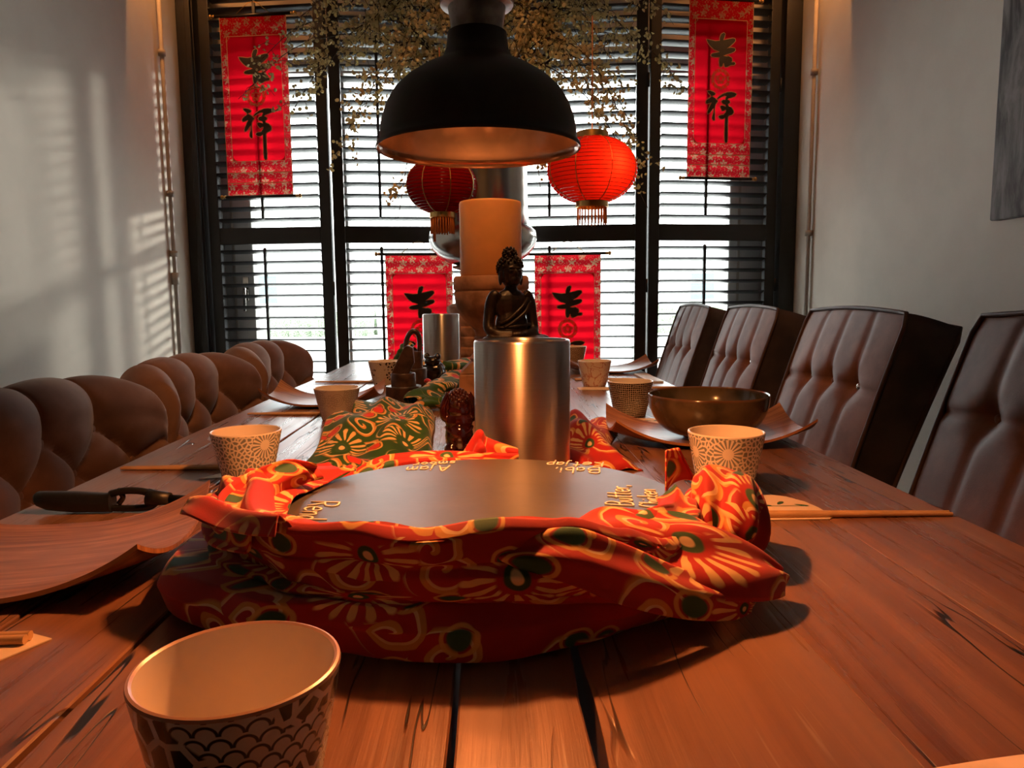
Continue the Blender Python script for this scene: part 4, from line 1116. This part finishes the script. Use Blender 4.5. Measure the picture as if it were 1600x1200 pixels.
E.append(ell((0, -.0175, .1085), (.0055, .0025, .0013))); E.append(ell((0, -.0168, .1060), (.0042, .0022, .0012)))
remesh(obj('head', *join(*E), 'bronze', bd), .0009, 1)
E = [ell((0, .003, .127), (.0195, .0190, .0185)), ell((0, .004, .148), (.010, .010, .010))]
n = 150
for i in range(n):
    zz = 1 - 2 * (i + .5) / n; a = i * 2.39996; r = math.sqrt(1 - zz * zz); p = Vector((r * math.cos(a), r * math.sin(a), zz))
    q = Vector((p.x * .0203, p.y * .0198 + .003, p.z * .0195 + .127))
    if q.z < .127 and q.y < .002: continue
    if q.z < .110: continue
    if q.y < -.009 and q.z < .134: continue
    E.append(ell(q, (.0024, .0024, .0024), 6, 4))
for i in range(36):
    zz = 1 - 1.4 * (i + .5) / 36; a = i * 2.39996; r = math.sqrt(1 - zz * zz); q = Vector((r * math.cos(a) * .0105, r * math.sin(a) * .0105 + .004, .148 + zz * .0105)); E.append(ell(q, (.0023, .0023, .0023), 6, 4))
obj('curled_hair', *join(*E), 'bronze', bd)
E = [tube(spline([(.024, -.010, .080), (.008, -.0205, .066), (-.012, -.020, .050), (-.026, -.012, .042)], 6), .0032, 8), tube(spline([(.028, -.008, .076), (.014, -.0215, .060), (-.006, -.022, .045), (-.02, -.016, .036)], 6), .0028, 8), tube(spline([(-.028, -.010, .036), (0, -.0225, .038), (.028, -.010, .040)], 6), .0024, 8)]
obj('robe_fold', *join(*E), 'bronze', bd)

# ------------------------------------------------------------------ dark red glazed laughing figurine
rf = thing('red_figurine', 'shiny dark red squat figurine with raised arms, left of the large steel cooler', 'figurine', (-.047, 1.055, T), math.radians(4)); rf.scale = (.86, .86, 1.16)
bevel(obj('plinth', *box(-.028, .028, -.022, .022, .0003, .009), 'red_glaze', rf, smooth=False), .002)
E = [ell((0, 0, .030), (.024, .020, .024)), ell((0, 0, .048), (.023, .018, .018)), ell((0, -.001, .071), (.0175, .016, .0165)), ell((0, -.004, .062), (.0185, .014, .008)),
     ell((0, -.012, .034), (.016, .012, .013))]
for s in (-1, 1):
    E.append(tube(spline([(s * .018, 0, .052), (s * .026, -.002, .056), (s * .025, -.002, .070), (s * .016, 0, .083)], 5), .0058, 8)); E.append(ell((s * .014, -.010, .014), (.012, .012, .009))); E.append(ell((s * .0185, 0, .068), (.003, .005, .008)))
    E.append(ell((s * .0065, -.0155, .074), (.003, .002, .002)))
E.append(ell((0, -.0165, .069), (.003, .003, .003)))
remesh(obj('body', *join(*E), 'red_glaze', rf), .0012, 2)
E = []
for i in range(60):
    zz = 1 - .75 * (i + .5) / 60; a = i * 2.39996; r = math.sqrt(1 - zz * zz); E.append(ell((r * math.cos(a) * .018, r * math.sin(a) * .0165, .072 + zz * .0165), (.0026, .0026, .0026), 6, 4))
obj('curls', *join(*E), 'red_glaze', rf)
obj('belly_band', *tube([(.0235 * math.sin(a), -.0215 * math.cos(a), .046 - .012 * math.cos(a)) for a in [-1.3 + 2.6 * k / 14 for k in range(15)]], .0018, 8), 'red_glaze', rf)

# ------------------------------------------------------------------ dark stepped pots with pestle-like handles
def pot(x, y, r, h, label, kind, s=1.0, rz=0):
    t = thing('dark_wooden_mortar', label, 'mortar', (x, y, T), rz, 'dark round wooden mortars with handles')
    lathe_obj('mortar_body', [(0, 0), (r * .93, 0), (r, .004), (r, h * .52), (r * .96, h * .545), (r * .70, h * .55), (r * .69, h * .97), (r * .66, h), (r * .5, h), (r * .48, h * .8), (0, h * .78)], 'dark_wood', t, 48, sharp=35)
    lathe_obj('polished_ring', [(r * .99, h * .546), (r * .985, h * .556), (r * .72, h * .556), (r * .715, h * .548)], 'pewter', t, 48, sharp=35)
    if kind == 'slab':
        V, Fc = [], []
        P = [(-.018, .078 * s), (-.006, .078 * s), (.030, .128 * s), (.026, .140 * s), (.010, .146 * s), (.002, .138 * s), (-.030, .086 * s)]
        P = [(-.028, .062), (.012, .062), (.026, .090), (.024, .124), (.012, .130), (.004, .126), (-.012, .096)]
        n = len(P)
        for yy in (-.010, .010): V += [(p[0], yy, p[1] * s) for p in P]
        Fc = [tuple(range(n)), tuple(range(n, 2 * n))[::-1]] + [(i, n + i, n + (i + 1) % n, (i + 1) % n) for i in range(n)]
        bevel(obj('pestle', V, Fc, 'dark_wood', t, smooth=False), .002)
    else:
        obj('pestle', *tube(spline([(-.020, 0, h * .8), (-.020, 0, h + .02), (-.010, 0, h + .045), (.003, 0, h + .052), (.014, 0, h + .040), (.016, 0, h + .015), (.014, 0, h * .85)], 6), .0065, 10), 'dark_wood', t)
pot(-.201, 1.690, .041, .066, 'dark stepped mortar with a slanting pestle, front one beside the green cloth', 'slab')
pot(-.201, 1.93, .033, .100, 'dark mortar with a looped pestle, behind the slanting one', 'loop')
# small dark frog figurine
fg = thing('frog_figurine', 'small glossy dark frog figurine right of the two mortars', 'figurine', (-.164, 2.13, T), math.radians(-20))
E = [ell((0, 0, .030), (.034, .030, .030)), ell((0, -.012, .058), (.024, .022, .015))]
for s in (-1, 1):
    E += [ell((s * .017, -.012, .072), (.0095, .009, .0095)), ell((s * .026, .004, .014), (.016, .022, .014)), tube(spline([(s * .024, -.014, .044), (s * .034, -.024, .024), (s * .026, -.034, .006)], 5), .0065, 8)]
remesh(obj('body', *join(*E), 'dark_glaze', fg), .0018, 3)
for s in (-1, 1): obj('eye', *ell((s * .019, -.020, .074), (.004, .003, .004), 10, 6), 'pewter', fg)
ck = obj('red_chili', *tube(spline([(-.162, 1.80, .034), (-.154, 1.79, .038), (-.146, 1.775, .034), (-.140, 1.765, .028)], 5), [.003, .0045, .005, .0052, .005, .0048, .0046, .0044, .0042, .004, .0038, .0034, .003, .0025, .0018, .0010], 8), 'red_glaze')
MT['chili'] = simple('chili', (.75, .03, .02), .3); ck.data.materials[0] = MT['chili']
ck.location = (0, 0, T - .0); tag(ck, 'small bright red petal-shaped ornament beside the front mortar', 'ornament')

# ------------------------------------------------------------------ pendant lamp over the table
pl = thing('pendant_lamp', 'black dome pendant lamp with copper inside hanging over the table', 'lamp', (LX, LY, T + .23 * (1 - LK)))
pl.scale = (LK, LK, LK)
HC = (H - T - .23 * (1 - LK)) / LK
outer = [(.1265, .4165), (.1275, .4185), (.1262, .4225), (.1225, .4255), (.1222, .433), (.1210, .444), (.1190, .4530), (.1130, .4700), (.1030, .4860), (.0890, .4990), (.0690, .5120), (.0520, .5200), (.0440, .5255), (.0410, .5320), (.0385, .5375), (.0375, .5460), (.0365, .5560), (.030, .5575)]
lathe_obj('shade', outer, 'shade_black', pl, 96, sharp=60)
lathe_obj('shade_lining', [(.1265, .4165), (.1245, .4175), (.1205, .4250), (.1200, .4275), (.1190, .4330), (.1170, .4440), (.1140, .4530), (.1085, .4690), (.0990, .4840), (.0850, .4965), (.0650, .5095), (.04, .520), (0, .523)], 'copper_inner', pl, 96, sharp=60)
lathe_obj('collar', [(.0305, .5500), (.0315, .5560), (.0325, .5650), (.0350, .5830), (.0355, .5860), (.0445, .5885), (.0455, .5920), (.0440, .5960), (.034, .598), (.020, .606), (.012, .612), (0, .612)], 'pewter', pl, 64, sharp=40)
obj('suspension_rod', *tube([(0, 0, .61), (0, 0, HC - .03)], .006, 10), 'black_lacquer', pl)
lathe_obj('ceiling_rose', [(0, HC - .035), (.04, HC - .03), (.055, HC - .001), (0, HC - .001)], 'black_lacquer', pl, 32)
lathe_obj('bulb_socket', [(0, .522), (.016, .520), (.016, .500), (.0135, .497), (0, .497)], 'pewter', pl, 24, sharp=40)
lathe_obj('bulb', [(0, .4955), (.012, .4955), (.017, .4975), (.0172, .4975)], 'bulb_glow', pl, 24)

# ------------------------------------------------------------------ paper lanterns
def lantern(x, y, z, r, hh, label, lit):
    t = thing('red_paper_lantern', label, 'lantern', (x, y, T + z), 0, 'red paper lanterns in the blossom')
    nr = 21; prof = []
    for i in range(nr * 3 + 1):
        a = -1.28 + 2.56 * i / (nr * 3); s = abs(math.sin(PI * i / 3)); rr = r * (math.cos(a) * .82 + .18 * math.cos(a) ** .3); prof.append((rr * (1 + (0 if i % 3 == 0 else .010)), hh / 2 * math.sin(a) / math.sin(1.28)))
    lathe_obj('paper_globe', prof, 'lantern_paper', t, 64)
    W = []
    for i in range(0, nr * 3 + 1, 3):
        rr, zz = prof[i]; W.append(tube([(rr * 1.003 * math.cos(a), rr * 1.003 * math.sin(a), zz) for a in [2 * PI * k / 48 for k in range(48)]], .0008, 4, closed=True))
    tag(obj('wire_ribs', *join(*W), 'red_glaze', t), None, None, kind='stuff')
    for k in range(8):
        a = 2 * PI * k / 8 + .3; obj('seam_cord', *tube([(p[0] * 1.012 * math.cos(a), p[0] * 1.012 * math.sin(a), p[1]) for p in prof[::2]], .0014, 5), 'gold_dark', t)
    r0 = prof[0][0]
    for s in (-1, 1):
        lathe_obj('gold_cap', [(r0 * 1.02, s * hh / 2 * 1.0), (r0 * 1.02, s * (hh / 2 + .016)), (r0 * .93, s * (hh / 2 + .018)), (r0 * .93, s * hh / 2)], 'gold', t, 32, sharp=40)
    F_ = []
    for k in range(26):
        a = 2 * PI * k / 26; F_.append(tube([(r0 * .9 * math.cos(a), r0 * .9 * math.sin(a), -hh / 2 - .016), (r0 * .92 * math.cos(a), r0 * .92 * math.sin(a), -hh / 2 - .062 - .006 * hsh(k, 1))], .0022, 4))
    tag(obj('fringe', *join(*F_), 'red_tassel', t), None, None, kind='stuff')
    obj('hanging_cord', *tube([(0, 0, -.0 + hh / 2 + .016), (0, 0, hh / 2 + .34)], .0015, 5), 'red_tassel', t)
    obj('centre_wire', *tube([(0, 0, hh / 2 + .017), (-r0 * .9, 0, hh / 2 + .016), (r0 * .9, 0, hh / 2 + .016)], .0015, 5), 'gold_dark', t)
    if lit: obj('bulb', *ell((.047, -.062, .005), (.014, .014, .016), 12, 8), 'lantern_bulb_glow', t)
lantern(.303, 2.2, .605, .130, .180, 'glowing red paper lantern hanging right of the black lamp', True)
lantern(-.148, 2.4, .592, .112, .165, 'dark red paper lantern hanging left of the candle, under the black lamp', False)

# ------------------------------------------------------------------ silver vase on a turned stand, with blossom branches
vx, vy = -.022, 2.66
st = thing('turned_stand', 'ringed brown stand under the silver vase at the far end of the table', 'stand', (vx, vy, T))
pr = [(0, 0)]
for k in range(6): pr += [(.128, .002 + k * .036), (.132, .010 + k * .036), (.132, .028 + k * .036), (.126, .034 + k * .036)]
pr += [(.10, .222), (.05, .232), (.038, .26), (.045, .30), (.075, .335), (.11, .345), (.11, .352), (0, .352)]
lathe_obj('stand_body', pr, 'stone_carved', st, 64, sharp=40)
va = thing('silver_vase', 'large silver vase with a bulging foot, behind the pillar candle', 'vase', (vx, vy, T + .3525))
lathe_obj('vase_body', [(0, .001), (.09, .001), (.125, .012), (.160, .036), (.184, .066), (.192, .095), (.187, .120), (.172, .135), (.163, .150), (.160, .20), (.158, .36), (.160, .44), (.170, .47), (.172, .475), (.166, .474), (.156, .44), (.154, .36), (.15, .14), (0, .13)], 'silver', va, 96, sharp=60)
obj('red_tag', *box(-.160, -.152, -.208, -.206, .07, .18), 'red_tassel', va, smooth=False)
obj('red_tag_cord', *tube([(-.156, -.207, .18), (-.150, -.170, .20), (-.145, -.10, .3)], .0015, 5), 'red_tassel', va)

def at(px, py, Y):
    d = F + Rv * ((px - 800) / f_px) + Uv * ((600 - py) / f_px); t = Y / d.y; return Vector((d.x * t, Y, .99 + d.z * t))
# branch tips as real positions: (x, y, height over table, sag)
rnd = random.Random(11)
TIPS = []
for px, py, Y, lab in (
    (395, 105, 2.75, 'blossom branch reaching over the upper left scroll'), (372, 155, 2.85, 'blossom branch with its tip on the medallion of the left scroll'),
    (470, 25, 2.6, 'blossom branch reaching up to the left'), (505, -50, 2.7, 'blossom branch leaving the photo at the upper left'),
    (575, -40, 2.5, 'blossom branch rising left of the black lamp'), (650, -70, 2.6, 'blossom branch rising behind the lamp collar on its left'),
    (518, 255, 2.5, 'blossom branch drooping along the left shutter gap'), (622, 340, 2.35, 'blossom branch hanging lowest, beside the dark red lantern'),
    (560, 195, 2.45, 'blossom branch spreading left of the black dome'), (500, 120, 2.55, 'blossom branch crossing the second shutter panel'),
    (620, 100, 2.4, 'dense blossom branch close behind the left of the black dome'), (560, 60, 2.5, 'dense blossom branch at the upper left of the black lamp'),
    (860, 30, 2.5, 'blossom branch rising right of the lamp collar'), (900, -50, 2.6, 'blossom branch leaving the photo at the top right of the lamp'),
    (960, -30, 2.6, 'blossom branch reaching to the top right'), (1035, 15, 2.6, 'blossom branch with its tip over the right shutter gap'),
    (1072, 140, 2.8, 'blossom branch touching the upper right scroll'), (1012, 325, 2.5, 'blossom branch hanging right of the glowing lantern'),
    (985, 215, 2.35, 'blossom branch arching over the glowing lantern'), (845, 300, 2.3, 'blossom branch hanging between the candle and the glowing lantern'),
    (930, 160, 2.45, 'blossom branch spreading right of the black dome'), (900, 110, 2.5, 'dense blossom branch close to the right of the black dome'),
    (700, -30, 2.55, 'blossom branch straight above the silver vase'), (800, -40, 2.5, 'blossom branch right behind the lamp collar'), (1010, 250, 2.6, 'blossom branch drooping along the right shutter gap'),
    (955, 95, 2.45, 'blossom branch reaching out above the glowing lantern'), (1000, 70, 2.6, 'blossom branch reaching over the third shutter panel to the right gap'), (455, 175, 2.6, 'blossom branch reaching toward the lower half of the upper left scroll'),
    (540, 10, 2.4, 'blossom branch in front at the upper left'), (610, 20, 2.55, 'thick blossom branch filling the gap left of the lamp collar'), (840, 80, 2.4, 'blossom branch brushing the right shoulder of the dome')):
    TIPS.append((at(px, py, Y), lab))
def blossom_geo(V, Fc, c, r, rng):
    n = Vector((rng.uniform(-1, 1), rng.uniform(-1.4, .2), rng.uniform(-1, 1))).normalized(); a = n.orthogonal().normalized(); b = n.cross(a); k = len(V)
    V.append(tuple(c - n * r * .5))
    for ring_, (rr, hh) in enumerate(((.55, -.25), (1.0, .25), (.55, .15))):
        for i in range(6):
            t = PI / 3 * i; V.append(tuple(c + (a * math.cos(t) + b * math.sin(t)) * r * rr * (1 if ring_ != 1 else (.85 + .3 * rng.random())) + n * r * hh))
    V.append(tuple(c + n * r * .30))
    for i in range(6):
        j = (i + 1) % 6; Fc.append((k, k + 1 + j, k + 1 + i)); Fc.append((k + 1 + i, k + 1 + j, k + 7 + j, k + 7 + i)); Fc.append((k + 7 + i, k + 7 + j, k + 13 + j, k + 13 + i)); Fc.append((k + 13 + i, k + 13 + j, k + 19))
base = Vector((vx, vy, T + .82))
for bi, (tip, lab) in enumerate(TIPS):
    rng = random.Random(100 + bi)
    root = base + Vector((rng.uniform(-.09, .09), rng.uniform(-.09, .09), 0)); inn = base + Vector(((root.x - base.x) * .4, (root.y - base.y) * .4, -.30))
    d = tip - root; up = max(.10, .30 - .1 * d.z) if tip.z < root.z + .45 else .05
    m1 = root + d * .35 + Vector((0, 0, up * .9)); m2 = root + d * .72 + Vector((0, 0, up * .75))
    P = spline([inn, root, m1, m2, tip], 12); n = len(P)
    t = thing('blossom_branch', lab, 'branch', tuple(root), 0, 'pale blossom branches in the silver vase')
    parts = [tube([p - root for p in P], [.0034 - .0024 * i / n for i in range(n)], 6)]
    V, Fc = [], []
    L = sum((P[i + 1] - P[i]).length for i in range(n - 1))
    nt_ = int(24 + L * 26) if bi > 1 else int(14 + L * 14)
    for q in range(nt_):
        s = .30 + .70 * q / nt_; i = int(s * (n - 2)); p = P[i].lerp(P[i + 1], s * (n - 2) - i)
        tl = rng.uniform(.03, .11) * (1.15 - .35 * s); dr = Vector((rng.uniform(-1, 1), rng.uniform(-.8, .5), rng.uniform(-1.0, .7))).normalized()
        e = p + dr * tl + Vector((0, 0, -.015)); mid = p.lerp(e, .5) + Vector((0, 0, .012))
        parts.append(tube([p - root, mid - root, e - root], .0009, 4, cap=False))
        for c in range(rng.randint(4, 8)):
            w = rng.uniform(.35, 1.05); o_ = p.lerp(mid, min(1, w * 2)) if w < .5 else mid.lerp(e, w * 2 - 1)
            o_ = o_ + Vector((rng.gauss(0, .010), rng.gauss(0, .010), rng.gauss(0, .010))); blossom_geo(V, Fc, o_ - root, rng.uniform(.0050, .0085), rng)
    obj('stem', *join(*parts), 'twig', t)
    tag(obj('blossoms', V, Fc, 'blossom', t), None, None, kind='stuff')
